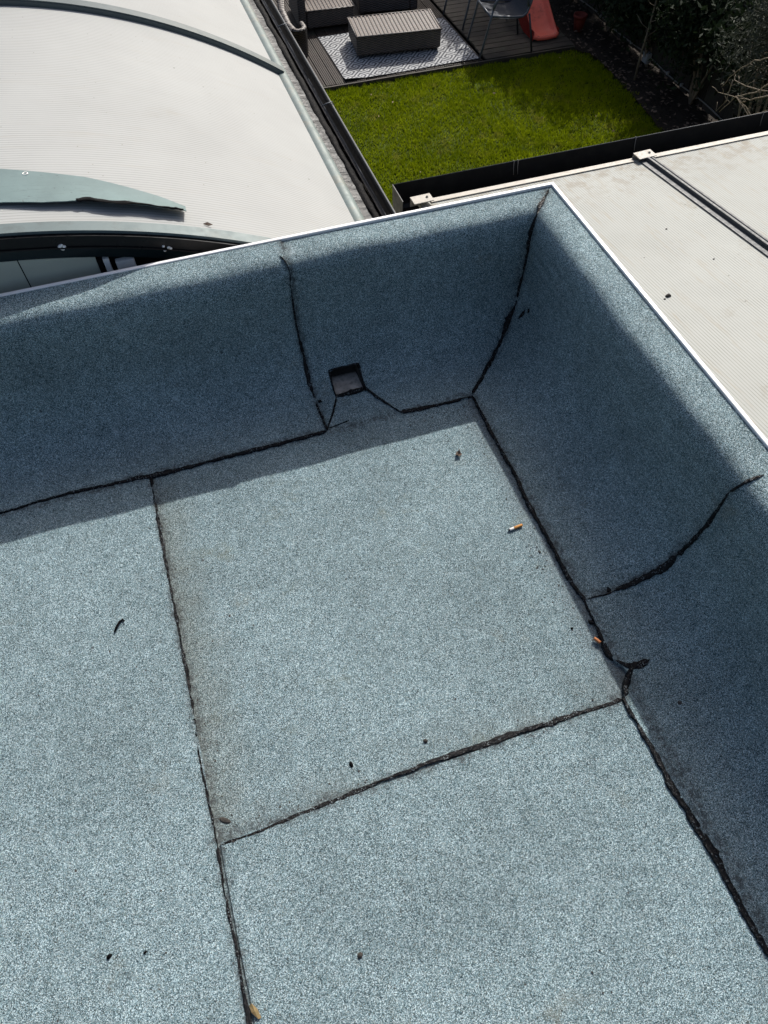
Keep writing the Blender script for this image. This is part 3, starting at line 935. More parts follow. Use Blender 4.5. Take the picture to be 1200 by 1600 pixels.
# (angle, y, height over sheet)
topc = [(0.0, 2.085, .012), (4.0, 2.075, .012), (7.56, 2.059, .012), (9.86, 2.037, .012), (12.57, 2.013, .012), (15.29, 1.971, .012), (17.25, 1.934, .012), (18.7, 1.895, .013)]
lowc = [(0.0, 1.905, .012), (4.0, 1.900, .012), (7.51, 1.894, .013), (9.72, 1.880, .017), (11.4, 1.878, .020), (13.86, 1.870, .024), (16.78, 1.856, .025), (18.58, 1.855, .024)]
T, B_ = fl(topc, lowc, 80)
T[:, 1] += wave(80, 301, ((9, 1), (4, .6))) * .0015
rows = []
jag = wave(80, 303, ((7, 1), (3, 1), (1.5, .6))) * .0022
jag[:45] *= .3; jag[45:] *= 2.6
for k, q in enumerate(np.linspace(0, 1, 9)):
    a = T[:, 0] * (1-q) + B_[:, 0] * q; y = T[:, 1] * (1-q) + B_[:, 1] * q + (jag if q == 1 else 0)
    h_ = T[:, 2] + (B_[:, 2] - T[:, 2]) * (q ** 1.6)
    rows.append(np.stack([CX + (RV + h_) * np.sin(np.radians(a)), y, CZ + (RV + h_) * np.cos(np.radians(a))], -1))
P = np.stack(rows, 0)
loose = empty('loose_flashing', (-.3, 1.9, .55), 'torn grey green flashing strip lying loose on the white curved canopy', 'flashing strip')
N_ = np.array([0, 0, -.0025])
m = MB(); m.grid(P, True); m.grid((P + N_)[:, ::-1], True)
bnd = np.concatenate([P[0], P[1:, -1], P[-1, ::-1][1:], P[-2:0:-1, 0]], 0); L = len(bnd)
m.add(list(bnd) + list(bnd + N_), [(i, (i+1) % L, L+(i+1) % L, L+i) for i in range(L)])
m.build('metal_strip', MAT['teal'], loose)
i0, i1 = 47, 79
edge = P[-1, i0:i1]
wm = np.interp(np.linspace(0, 1, i1-i0), [0, .01, .42, .47, 1], [.009, .0125, .0120, .0055, .0030]) * (1 + .22 * wave(i1-i0, 333, ((5, 1), (2, .8))))
rws = []
for q, hz in ((-.25, 0), (-.1, .0025), (.3, .0035), (.7, .003), (.85, -.003)):
    e = edge.copy(); e[:, 1] += wm * q - .001; e[:, 2] += hz + .3 * wave(i1-i0, int(340+q*10), ((3, 1),)) * .003
    rws.append(e)
m = MB(); m.grid(np.stack(rws, 0), True); m.f = [f[::-1] for f in m.f]
m.build('mastic_edge', MAT['blackm'], loose)
p = cyl(np.array([8.9]), 2.030, RV + .0135)[0]
m = MB(); ring = [(p[0] + .0065*math.cos(a), p[1] + .006*math.sin(a), p[2] - .001) for a in np.linspace(0, 2*math.pi, 14)]
m.tube(ring, .0016, 5); m.build('ring_mark', MAT['droppings'], loose)
# grit on the vault
for (th, y, s, nm, lb) in ((14.7+5.3, 1.83, .013, 'dead_leaf', 'small brown dead leaf on the curved white canopy near the arched end bar'),):
    p = cyl(np.array([th]), y, RV + .003)[0]
    m = MB()
    pts = [(p[0] - s, p[1] + .004, p[2] + .004), (p[0], p[1] + .004, p[2] + .006), (p[0] + s, p[1] - .004, p[2] + .001), (p[0], p[1] - .005, p[2] + .001)]
    m.add(pts, [(0, 1, 3), (1, 2, 3)]); m.add([(a, b, c - .0015) for a, b, c in pts], [(3, 1, 0), (3, 2, 1)])
    tag(m.build(nm, MAT['deadleaf'], loc=tuple(p)), lb, 'leaf')

# ------------------------------------------------------------------ lean-to polycarbonate roof on the right
SL = math.tan(R(6.69))
LX0, LX1, LY0, LY1 = 1.080, 5.05, -.9, 2.79
def lz(y): return -.28 + (LY1 + .01 - y) * SL
lean = empty('lean_to_roof', (3.0, 2.8, GZ), 'flat sloping white ribbed polycarbonate roof with grey glazing bars and black gutter', 'lean-to roof', kind='thing')
def slope_box(x0, x1, y0, y1, h0, h1, name, mat, bevel=0):
    m = MB()
    vs = [(x0, y0, lz(y0)+h0), (x1, y0, lz(y0)+h0), (x1, y1, lz(y1)+h0), (x0, y1, lz(y1)+h0), (x0, y0, lz(y0)+h1), (x1, y0, lz(y0)+h1), (x1, y1, lz(y1)+h1), (x0, y1, lz(y1)+h1)]
    m.add(vs, [(0,3,2,1),(4,5,6,7),(0,1,5,4),(1,2,6,5),(2,3,7,6),(3,0,4,7)])
    return m.build(name, mat, lean, bevel=bevel)
bars = [2.255, 3.455, 4.655]
xa = LX0
for xb in bars + [LX1]:
    slope_box(xa + .004, xb - .004, LY0, LY1, -.016, 0, 'polycarbonate_sheet', MAT['poly_l'])
    xa = xb
for xb in bars:
    # bar: left flat flange, recessed valley and raised ribs on the right
    slope_box(xb - .034, xb - .004, LY0, LY1 - .03, .001, .006, 'glazing_bar', MAT['greybar'])
    slope_box(xb - .0038, xb + .010, LY0, LY1 - .03, .001, .022, 'bar_rib', MAT['greybar'], .003)
    slope_box(xb + .0105, xb + .018, LY0, LY1 - .03, .001, .017, 'bar_rib', MAT['bar'], .002)
    slope_box(xb + .0185, xb + .030, LY0, LY1 - .03, .001, .020, 'bar_rib', MAT['greybar'], .003)
def end_cap(x, rot=0.0):
    c = MB()
    y = LY1 - .018
    z = lz(y)
    c.box((x - .048, y - .030, z + .022), (x + .050, y + .030, z + .026), rot)
    c.box((x - .046, y + .026, z - .03), (x + .048, y + .0295, z + .0215), rot, (x, y))
    c.tube([(x + .027, y + .004, z + .0255), (x + .027, y + .004, z + .030)], .0065, 10)
    o = c.build('bar_end_cap', MAT['cap'], lean, bevel=.0012)
    h_ = MB().tube([(x + .027, y + .004, z + .0302), (x + .027, y + .004, z + .0312)], .0045, 8).build('screw', MAT['metal_dark'], o)
end_cap(bars[0], .06); end_cap(bars[1], 0); end_cap(bars[2], 0)
end_cap(LX0 + .015, 0.03)
# eave closure profile
slope_box(LX0 + .06, bars[0] - .055, LY1 - .030, LY1 + .004, .0015, .006, 'eave_profile', MAT['cap'])
slope_box(bars[0] + .055, bars[1] - .055, LY1 - .030, LY1 + .004, .0015, .006, 'eave_profile', MAT['cap'])
slope_box(bars[1] + .055, bars[2] - .055, LY1 - .030, LY1 + .004, .0015, .006, 'eave_profile', MAT['cap'])
slope_box(LX0 + .002, LX1, LY1 + .0045, LY1 + .008, -.03, .004, 'eave_profile', MAT['cap'])
# gutter
gx0 = 1.012
zt = -.262
pf = [(2.795, zt - .035), (2.797, zt - .10), (2.82, zt - .125), (2.90, zt - .125), (2.925, zt - .10), (2.935, zt), (2.939, zt), (2.931, zt - .105), (2.903, zt - .130), (2.815, zt - .130), (2.792, zt - .10), (2.791, zt - .035)]
m = MB()
n_ = len(pf)
vs = [(gx0, a, b) for a, b in pf] + [(LX1 + .1, a, b) for a, b in pf]
m.add(vs, [(i, i+1, n_+i+1, n_+i) for i in range(n_-1)], False)
gut = m.build('gutter', MAT['gutterin'], lean)
MB().tube([(gx0, 2.937, zt + .001), (LX1 + .1, 2.937, zt + .001)], .0022, 6).build('gutter_rim', MAT['greybar'], gut)
m = MB()
ep = [(2.791, zt - .035), (2.792, zt - .10), (2.815, zt - .130), (2.903, zt - .130), (2.931, zt - .105), (2.939, zt + .002), (2.86, zt + .002), (2.79, zt + .002)]
m.prism(ep, lambda a, b: (gx0 - .004, a, b), lambda a, b: (gx0 - .0005, a, b))
m.build('gutter_end', MAT['metal_dark'], gut)
for xc in (1.63, 2.30, 3.05, 3.9):
    for dx in (0, .022):
        if dx and xc != 1.63: continue
        MB().tube([(xc + dx, 2.941, zt + .004), (xc + dx, 2.932, zt + .008), (xc + dx + .002, 2.928, zt - .03), (xc + dx + .004, 2.922, zt - .06)], .0018, 5).build('gutter_clip', MAT['cable'], gut)
# wall under the eave
MB().box((LX0 + .02, 2.66, GZ - .1), (LX1 - .05, 2.76, -.34)).build('front_wall', MAT['render'], lean)

# specks lying on the lean-to roof
def splat(name, x, y, z, r, mat, label, cat, h=.004, n=9, group=None):
    m = MB(); ring = []
    for k in range(n):
        a = 2*math.pi*k/n
        q = r * random.uniform(.55, 1.2)
        ring.append((x + q*math.cos(a), y + q*math.sin(a)*.75, z))
    ring2 = [(x + (p[0]-x)*.6, y + (p[1]-y)*.6, z + h*random.uniform(.6, 1)) for p in ring]
    m.add(ring + ring2 + [(x, y, z + h)], [(i, (i+1) % n, n+(i+1) % n, n+i) for i in range(n)] + [(n+i, n+(i+1) % n, 2*n) for i in range(n)], True)
    return tag(m.build(name, mat, loc=(x, y, z)), label, cat, group)
splat('moss_lump', 1.705, 1.715, lz(1.715) - .001, .013, MAT['mud'], 'dark moss lump on the ribbed polycarbonate, beside the white edge trim', 'moss lump', .012)
splat('dirt_speck', 1.683, 1.702, lz(1.702) - .001, .006, MAT['mud'], 'small dirt speck just beside the dark moss lump', 'dirt speck', .005)
splat('dirt_speck', 2.019, 1.873, lz(1.873) - .001, .007, MAT['mud'], 'lone dark speck midway between white trim and grey glazing bar', 'dirt speck', .005)
splat('dirt_speck', 1.98, 2.15, lz(2.15) - .001, .0075, MAT['mud'], 'lone dark speck nearer the far end of the ribbed sheet', 'dirt speck', .005)

# ------------------------------------------------------------------ deck
DZ = -2.38
deck = empty('timber_deck', (2.5, 9.6, GZ), 'weathered brown grooved timber deck at the end of the lawn', 'deck', kind='thing')
def board_mesh(L, w_, axis, grooves=5):
    """a grooved board as one small mesh, origin at its corner"""
    xs_ = [0.0]; zs_ = [0.0]
    gw = w_ / grooves
    pr = [(0, -.02)]
    for k in range(grooves):
        a = k * gw
        pr += [(a + .0035, 0), (a + gw - .0035, 0)]
        if k < grooves - 1: pr += [(a + gw, -.006)]
    pr += [(w_, -.02)]
    m = MB()
    n_ = len(pr)
    if axis == 'y':
        vs = [(a, 0, b) for a, b in pr] + [(a, L, b) for a, b in pr]
        fs = [(i, i+1, n_+i+1, n_+i) for i in range(n_-1)]
    else:
        vs = [(0, a, b) for a, b in pr] + [(L, a, b) for a, b in pr]
        fs = [(i, n_+i, n_+i+1, i+1) for i in range(n_-1)]
    fs += [tuple(range(n_)), tuple(range(2*n_-1, n_-1, -1))]
    m.add(vs, fs)
    return m
bw = .118
proto = None
for k in range(30):
    x = .72 + k * (bw + .006)
    if x + bw > 4.10: break
    if proto is None:
        m = board_mesh(2.96, bw, 'y'); proto = m.build('deck_board', MAT['deck'])
        proto.parent = deck; proto.location = Vector((x, 8.47, DZ - .002 + random.uniform(-.002, .002))) - wloc(deck)
    else:
        instance(proto, deck, (x, 8.47 + random.uniform(-.006, .006), DZ - .002 + random.uniform(-.002, .002)))
xr0 = 4.115
proto = None
for k in range(25):
    y = 8.475 + k * (bw + .006)
    if y > 11.3: break
    if proto is None:
        m = board_mesh(1.20, bw, 'x', 1); proto = m.build('deck_board', MAT['deckx'])
        proto.parent = deck; proto.location = Vector((xr0, y, DZ)) - wloc(deck)
    else:
        instance(proto, deck, (xr0 + random.uniform(-.005, .005), y, DZ + random.uniform(-.002, .002)))
MB().box((4.10, 8.468, DZ - .05), (4.112, 11.4, DZ - .001)).build('edge_strip', MAT['blackm'], deck)
MB().box((.72, 8.44, DZ - .06), (5.31, 8.464, DZ - .006)).build('edge_board', MAT['deckx'], deck)
MB().box((.70, 8.465, DZ - .06), (5.31, 11.4, DZ - .03)).build('deck_joists', MAT['soil'], deck)

# rug
rug = empty('patterned_rug', (3.18, 9.05, DZ), 'black and white diamond patterned outdoor rug lying on the deck', 'rug')
nx_, ny_ = 40, 30
P = np.zeros((nx_, ny_, 3))
for i, s in enumerate(np.linspace(0, 1, nx_)):
    for j, t_ in enumerate(np.linspace(0, 1, ny_)):
        x = 2.325 + s * 1.715 + t_ * (-.005); y = 8.50 + t_ * 1.22 - .008 * math.sin(6*s) 
        z = DZ + .006 + .002 * math.sin(9*s + 5*t_) + .018 * max(0, 1 - (s*s + (t_)**2 * 4) * 60)
        P[i, j] = (x, y, z)
m = MB(); m.grid(P[::-1], True)
m.build('rug_top', MAT['rug'], rug)
bnd = np.concatenate([P[:, 0], P[-1, 1:], P[::-1, -1][1:], P[0, ::-1][1:]], 0)
m = MB(); m.tube([tuple(p + np.array([0, 0, -.001])) for p in bnd], .005, 5, False)
m.build('rug_binding', MAT['rugedge'], rug)

# rattan coffee table
def rot_pts(pts, c, a):
    return [(c[0] + (x)*math.cos(a) - y*math.sin(a), c[1] + x*math.sin(a) + y*math.cos(a), z) for x, y, z in pts]
def rattan_block(name, c, yaw, L, W, H, z0, leg, label, cat, group=None, nsl=22, seat_back=None):
    o = empty(name, (c[0], c[1], z0), label, cat, group)
    def bx(x0, x1, y0, y1, za_, zb_):
        m = MB(); m.box((x0, y0, za_), (x1, y1, zb_))
        m.v = rot_pts(m.v, c, yaw); return m
    b = bx(-L/2, L/2, -W/2, W/2, z0 + leg, z0 + H - .012)
    bo = b.build('body', MAT['rattan'], o, bevel=.016)
    for sx in (-1, 1):
        for sy in (-1, 1):
            cx_, cy_ = sx*(L/2 - .05), sy*(W/2 - .05)
            bx(cx_ - .022, cx_ + .022, cy_ - .022, cy_ + .022, z0, z0 + leg).build('leg', MAT['metal_dark'], o)
    # woven bands across the top
    sp_ = L / nsl
    first = None
    for k in range(nsl):
        xm = -L/2 + sp_ * (k + .5)
        m = MB()
        hw = sp_ * .31
        pr = [(-hw, 0), (-hw*.6, .007), (hw*.6, .007), (hw, 0)]
        y0_, y1_ = -W/2 + .004, W/2 - .004
        vs = [(a, y0_, b_) for a, b_ in pr] + [(a, y1_, b_) for a, b_ in pr]
        m.add(vs, [(0,1,5,4),(1,2,6,5),(2,3,7,6),(0,3,2,1),(4,5,6,7)], False)
        if first is None:
            first = m.build('slat', MAT['rattan_top'], None); first.parent = o
            first.rotation_euler = (0, 0, yaw)
            q = rot_pts([(xm, 0, z0 + H - .0115)], c, yaw)[0]; first.location = Vector(q) - wloc(o)
        else:
            instance(first, o, rot_pts([(xm, 0, z0 + H - .0115)], c, yaw)[0], yaw)
    # rim round the top
    m = MB()
    rim = [(-L/2, -W/2), (L/2, -W/2), (L/2, W/2), (-L/2, W/2), (-L/2, -W/2)]
    for (a, b_), (a2, b2) in zip(rim[:-1], rim[1:]):
        m.tube(rot_pts([(a, b_, z0 + H - .012), (a2, b2, z0 + H - .012)], c, yaw), .011, 6)
    m.build('rim', MAT['rattan'], o)
    return o
yaw = -.105
rattan_block('coffee_table', (3.165, 9.185), yaw, 1.05, .56, .25, DZ + .008, .035, 'dark rattan coffee table with ribbed top standing on the patterned rug', 'coffee table')

def rattan_seat(name, c, yaw, L, W, label, group=None, back=True, arms=(True, True)):
    o = rattan_block(name, c, yaw, L, W, .225, DZ, .02, label, 'sofa seat', group, nsl=13)
    def bx(x0, x1, y0, y1, za_, zb_, nm):
        m = MB(); m.box((x0, y0, za_), (x1, y1, zb_)); m.v = rot_pts(m.v, c, yaw); return m.build(nm, MAT['rattan'], o, bevel=.02)
    bx(-L/2, L/2, W/2 + .003, W/2 + .10, DZ + .02, DZ + .52, 'backrest')
    if arms[0]: bx(-L/2 - .105, -L/2 - .003, -W/2, W/2 + .10, DZ + .02, DZ + .40, 'arm')
    if arms[1]: bx(L/2 + .003, L/2 + .105, -W/2, W/2 + .10, DZ + .02, DZ + .40, 'arm')
    return o
rattan_seat('sofa_seat', (2.575, 10.23), -.05, .62, .62, 'dark rattan seat behind the coffee table, nearer the black gutter', 'rattan seats', arms=(True, False))
rattan_seat('sofa_seat', (3.40, 10.42), -.16, .68, .62, 'dark rattan seat behind the coffee table, nearer the grey metal chair', 'rattan seats', arms=(False, True))

# rattan armchair beside the deck edge: rounded arm seen past the gutter
arm = empty('rattan_armchair', (1.80, 9.6, DZ), 'brown rattan armchair with rounded arm beside the rug, partly behind the black gutter', 'armchair')
def curved_panel(path, thick, z0, ztop, name, mat, n=7):
    m = MB()
    path = [Vector((a, b, 0)) for a, b in path]
    rows = []
    for i, p in enumerate(path):
        t_ = (path[min(i+1, len(path)-1)] - path[max(i-1, 0)]).normalized(); nn = Vector((-t_.y, t_.x, 0))
        zt_ = ztop[i] if isinstance(ztop, (list, tuple)) else ztop
        ring = [p - nn*thick/2 + Vector((0, 0, z0)), p - nn*thick/2 + Vector((0, 0, zt_ - thick*.4))]
        for k in range(n):
            a = math.pi * k / (n-1)
            ring.append(p + nn*(-math.cos(a))*thick/2 + Vector((0, 0, zt_ - thick*.4 + math.sin(a)*thick*.45)))
        ring += [p + nn*thick/2 + Vector((0, 0, zt_ - thick*.4)), p + nn*thick/2 + Vector((0, 0, z0))]
        rows.append([tuple(v) for v in ring])
    m.grid(np.array(rows), True)
    for e in (0, -1): m.add(rows[e], [tuple(range(len(rows[e])))[::(-1 if e else 1)]])
    return m.build(name, mat, arm)
curved_panel([(1.93, 9.28), (1.98, 9.25), (2.04, 9.27), (2.07, 9.33), (2.065, 9.45)], .06, DZ + .01, DZ + .31, 'arm', MAT['rattan'])
curved_panel([(1.93, 9.285), (1.90, 9.45), (1.90, 9.75), (1.94, 9.95)], .09, DZ + .01, [DZ + .31, DZ + .32, DZ + .36, DZ + .46], 'side', MAT['rattan'])
curved_panel([(1.90, 9.30), (1.60, 9.30)], .06, DZ + .01, DZ + .25, 'front', MAT['rattan'])
MB().box((1.45, 9.34, DZ + .01), (1.86, 9.95, DZ + .22)).build('seat', MAT['rattan'], arm, bevel=.02)

# metal garden chair
def metal_chair(ox, oy, rz, label, group):
    o = empty('garden_chair', (ox, oy, DZ), label, 'chair', group)
    c_, s_ = math.cos(rz), math.sin(rz)
    def T_(p): return (ox + p[0]*c_ - p[1]*s_, oy + p[0]*s_ + p[1]*c_, DZ + p[2])
    D, W = .66, .50       # x: front (-) to back (+), y: width
    for sy in (-1, 1):
        y = sy * W/2
        fr = [(-.335, y, 0), (-.30, y, .15), (-.255, y, .34), (-.225, y, .50)]
        armp = [(-.225, y, .50), (-.205, y, .565), (-.17, y, .60), (-.12, y, .615), (.0, y, .62), (.10, y, .62), (.165, y, .605), (.20, y, .56), (.21, y, .50)]
        MB().tube([T_(p) for p in fr], .0125, 8).build('front_leg', MAT['metal'], o)
        MB().tube([T_(p) for p in armp], .0145, 8).build('arm', MAT['metal'], o)
        MB().tube([T_(p) for p in [(.335, y, 0), (.30, y, .18), (.235, y, .42)]], .0125, 8).build('rear_leg', MAT['metal_dark'], o)
        MB().tube([T_(p) for p in [(-.235, y*.96, .43), (-.1, y*.96, .415), (.05, y*.96, .40), (.16, y*.96, .395), (.21, y*.96, .43), (.24, y*.96, .52), (.33, y*.96, .90)]], .0125, 8).build('side_rail', MAT['metal'], o)
    prof_ = [(-.245, .425), (-.20, .418), (-.08, .395), (.05, .38), (.15, .385), (.20, .42), (.235, .52), (.28, .70), (.325, .89)]
    ys_ = np.linspace(-W/2*.95, W/2*.95, 9)
    P = np.array([[T_((a, y, b - .012*math.cos(y/W*2.9))) for y in ys_] for a, b in prof_])
    m = MB(); m.grid(P, True); m.grid((P + np.array([0, 0, -.004]))[:, ::-1], True)
    m.build('sling_seat', MAT['sling'], o)
    MB().tube([T_((-.245, -W/2*.96, .43)), T_((-.245, W/2*.96, .43))], .011, 8).build('front_rail', MAT['metal'], o)
    return o
metal_chair(4.405, 8.745, -.085, 'grey metal garden armchair with sling seat at the lawn edge of the deck', 'metal garden chairs')
metal_chair(4.44, 9.62, .15, 'grey metal chair of which one leg shows behind the nearer garden armchair', 'metal garden chairs')

# slide
sl = empty('toy_slide', (5.03, 8.75, DZ), 'faded red plastic toddler slide standing on the deck beside the dark bed', 'slide')
def slide_path(t_):     # t 0..1 from the foot upwards: (y, z)
    y = 8.70 + 1.25 * t_
    z = DZ + .055 + .03 * t_ + .86 * max(0, t_ - .10) ** 1.12
    return y, z
def slx(t_): return 5.03 + .02 * t_
rows = []
for t_ in np.linspace(0, 1, 26):
    y, z = slide_path(t_); x = slx(t_)
    hw = .172
    wl_ = .065 if t_ > .12 else .065 * (t_ / .12) ** .8 
    rows.append([(x - hw, y, z + wl_ - .02), (x - hw + .012, y, z + wl_), (x - hw + .032, y, z + wl_), (x - hw + .048, y, z + .01), (x - hw + .075, y, z),
                 (x, y, z - .004), (x + hw - .075, y, z), (x + hw - .048, y, z + .01), (x + hw - .032, y, z + wl_), (x + hw - .012, y, z + wl_), (x + hw, y, z + wl_ - .02)])
m = MB(); m.grid(np.array(rows)[:, ::-1], True)
# rolled lip at the foot
y, z = slide_path(0)
m.build('chute', MAT['red'], sl)
MB().tube([(slx(0) - .168, y + .03, z - .012), (slx(0) - .12, y - .004, z - .020), (slx(0), y - .012, z - .024), (slx(0) + .12, y - .004, z - .020), (slx(0) + .168, y + .03, z - .012)], .022, 8).build('foot_lip', MAT['red'], sl)
for sx in (-1, 1):
    m = MB(); top_, bot_ = [], []
    for t_ in np.linspace(0.02, 1, 14):
        y, z = slide_path(t_); x = slx(t_) + sx * .174
        top_.append((x, y, z + .045)); bot_.append((x, y, max(DZ + .002, z - .16 - .12 * t_)))
    m.grid(np.stack([np.array(top_), np.array(bot_)], 1), False)
    m.grid(np.stack([np.array(top_), np.array(bot_)], 1)[:, ::-1] + np.array([sx * -.006, 0, 0]), False)
    m.build('side_panel', MAT['reddark'], sl)

# pot in the bed
m = MB()
def lathe(m, c, prof_, n=20):
    P = np.array([[(c[0] + r*math.cos(a), c[1] + r*math.sin(a), c[2] + z) for a in np.linspace(0, 2*math.pi, n+1)] for r, z in prof_])
    m.grid(P[::-1], True)
    return m
lathe(m, (5.56, 8.86, GZ + .02), [(0.0, 0), (.055, 0), (.075, .13), (.075, .15), (.088, .15), (.088, .185), (.074, .185), (.068, .15), (0, .15)])
tag(m.build('plant_pot', MAT['pot'], loc=(5.56, 8.86, GZ + .02)), 'small red terracotta plant pot in the shaded bed beside the slide', 'plant pot')

# ------------------------------------------------------------------ fence with a conduit and a junction box
fence = empty('garden_fence', (5.97, 7.0, GZ), 'dark close boarded timber fence behind the shaded bed', 'fence')
proto = None
for k in range(56):
    y = 3.0 + k * .152
    if proto is None:
        m = MB(); m.box((0, 0, 0), (.018, .146, 1.17)); proto = m.build('fence_board', MAT['fence']); proto.parent = fence
        proto.location = Vector((5.965, y, GZ + .03)) - wloc(fence)
    else:
        instance(proto, fence, (5.965 + (.010 if k % 2 else 0) + random.uniform(-.002, .002), y, GZ + .03 + random.uniform(-.02, .02)))
for z in (GZ + .35, GZ + .95):
    MB().box((5.996, 3.0, z), (6.05, 11.5, z + .07)).build('fence_rail', MAT['fence'], fence)
for y in np.arange(3.2, 11.5, 1.83):
    MB().box((6.052, y, GZ - .1), (6.14, y + .09, GZ + 1.12)).build('fence_post', MAT['fence'], fence)
con = empty('cable_conduit', (5.95, 7.0, GZ + .1), 'thin grey cable clipped along the foot of the dark fence', 'cable')
cz = -2.335
pts = [(5.945, y, cz + .012*math.sin(y*5)) for y in np.linspace(6.2, 11.2, 40)]
MB().tube(pts, .0075, 6).build('conduit', MAT['cable'], con)
for y in (6.75, 7.05, 7.35, 8.2, 8.6, 9.0):
    MB().box((5.932, y - .012, cz - .014), (5.962, y + .012, cz + .016)).build('clip', MAT['junction'], con)
jb = empty('junction_box', (5.92, 7.78, cz), 'small pale grey junction box on the cable along the dark fence', 'junction box')
MB().box((5.895, 7.73, cz - .055), (5.950, 7.83, cz + .055)).build('box', MAT['junction'], jb, bevel=.006)
MB().box((5.886, 7.734, cz - .05), (5.8945, 7.826, cz + .05)).build('lid', MAT['junction'], jb, bevel=.003)
for y in (7.715, 7.845):
    MB().tube([(5.925, y - .018, cz), (5.925, y + .018, cz)], .013, 8).build('gland', MAT['junction'], jb)

# ------------------------------------------------------------------ shrubs
def leaves(name, centres, radii, count, size, mat, parent, seed, narrow=.4, droop=.3, clump=True):
    r = np.random.default_rng(seed)
    cs = np.array(centres); rs = np.array(radii)
    vol = rs[:, 0] * rs[:, 1] * rs[:, 2]; pick = r.choice(len(cs), count, p=vol/vol.sum())
    d = r.normal(size=(count, 3)); d /= np.linalg.norm(d, axis=1)[:, None]
    rad = r.uniform(.35, 1, count) ** .45
    p = cs[pick] + d * rad[:, None] * rs[pick]
    if clump:
        k = max(6, count // 26)
        cl = p[r.choice(count, k, replace=False)]
        j = r.integers(0, k, count)
        p = cl[j] + r.normal(size=(count, 3)) * size * 1.3
    # leaf: folded rhombus
    a = r.normal(size=(count, 3)); a[:, 2] -= droop; a /= np.linalg.norm(a, axis=1)[:, None]
    b = np.cross(a, r.normal(size=(count, 3))); b /= np.linalg.norm(b, axis=1)[:, None]
    nn = np.cross(a, b)
    s = size * r.uniform(.6, 1.3, count)[:, None]
    V = np.empty((count, 4, 3))
    V[:, 0] = p - a*s*.5; V[:, 1] = p + b*s*narrow*.5 + nn*s*.08; V[:, 2] = p + a*s*.5; V[:, 3] = p - b*s*narrow*.5 + nn*s*.08
    o = fast_mesh(name, V.reshape(-1, 3), np.arange(count*4).reshape(-1, 4), mat, parent)
    o['kind'] = 'stuff'
    return o
def branches(name, root, tips, r0, mat, parent, seed, sub=4):
    r = random.Random(seed)
    m = MB()
    for tip in tips:
        p0, p1 = Vector(root), Vector(tip)
        mid = (p0 + p1)/2 + Vector((r.uniform(-.12, .12), r.uniform(-.12, .12), r.uniform(.0, .15)))
        path = []
        for q in np.linspace(0, 1, 8):
            path.append(p0*(1-q)**2 + mid*2*q*(1-q) + p1*q*q + Vector((r.uniform(-.01, .01), r.uniform(-.01, .01), r.uniform(-.01, .01))))
        m.tube(path, [r0*(1-.85*q) for q in np.linspace(0, 1, 8)], 6)
        for k in range(sub):
            i = r.randint(3, 7)
            b0 = path[i]
            e = b0 + Vector((r.uniform(-1, 1), r.uniform(-1, 1), r.uniform(-.3, .8))) * r.uniform(.12, .30)
            bm_ = (b0 + e)/2 + Vector((r.uniform(-.04, .04), r.uniform(-.04, .04), r.uniform(0, .05)))
            m.tube([b0, bm_, e], [r0*.3, r0*.22, r0*.1], 5)
    return m.build(name, mat, parent)
def shrub(x, y, top, w_, seed, label, group='evergreen shrubs along the fence', count=5200, size=.075):
    o = empty('evergreen_shrub', (x, y, GZ), label, 'shrub', group)
    r = random.Random(seed)
    cs, rs = [], []
    for k in range(9):
        q = r.uniform(0, 1)
        cs.append((x + r.uniform(-.22, .28), y + r.uniform(-w_, w_), GZ + .55 + q * (top - GZ - .75)))
        rs.append((r.uniform(.22, .36), r.uniform(.28, .48), r.uniform(.22, .40)))
    leaves('foliage', cs, rs, count, size, MAT['leaf'], o, seed, .42)
    branches('stem', (x, y, GZ), [(c[0], c[1], c[2]) for c in cs[:6]], .02, MAT['bark'], o, seed)
    return o
shrub(5.86, 5.75, -1.12, .40, 401, 'dark evergreen shrub on the fence beside the silvery olive shrub')
shrub(5.90, 6.75, -1.2, .50, 402, 'dark evergreen shrub over the fence boards, opposite the middle of the lawn')
shrub(5.92, 7.75, -1.22, .45, 403, 'dark evergreen shrub on the fence just above the junction box')
shrub(5.95, 8.75, -1.3, .50, 404, 'dark evergreen shrub at the fence beside the red plant pot')
shrub(5.95, 9.75, -1.3, .50, 405, 'dark evergreen shrub on the fence behind the red slide')
shrub(5.90, 10.7, -1.1, .50, 406, 'dark evergreen shrub at the far corner of the fence')
shrub(5.86, 4.80, -1.1, .40, 407, 'dark evergreen shrub on the fence behind the bare twigs')

def tree(x, y, seed, label):  # out of view, added to shade the deck, chair and slide
    o = empty('added_shade_tree', (x, y, GZ), label, 'tree')
    r = random.Random(seed)
    cs, rs = [], []
    for k in range(14):
        a = r.uniform(0, 6.28); q = r.uniform(0, .75)
        cs.append((x + q*math.cos(a), y + q*math.sin(a), GZ + 1.75 + r.uniform(0, 1.25))); rs.append((r.uniform(.38, .6), r.uniform(.38, .6), r.uniform(.35, .55)))
    leaves('crown', cs, rs, 15000, .11, MAT['leaf'], o, seed, .45)
    branches('trunk', (x, y, GZ), [(c[0], c[1], c[2]) for c in cs[:8]], .05, MAT['bark'], o, seed)
    return o
tree(6.95, 10.95, 431, 'dense unseen evergreen tree added for shade beyond the fence, nearer the slide')
tree(6.55, 12.3, 432, 'dense unseen evergreen tree added for shade beyond the far end of the deck')

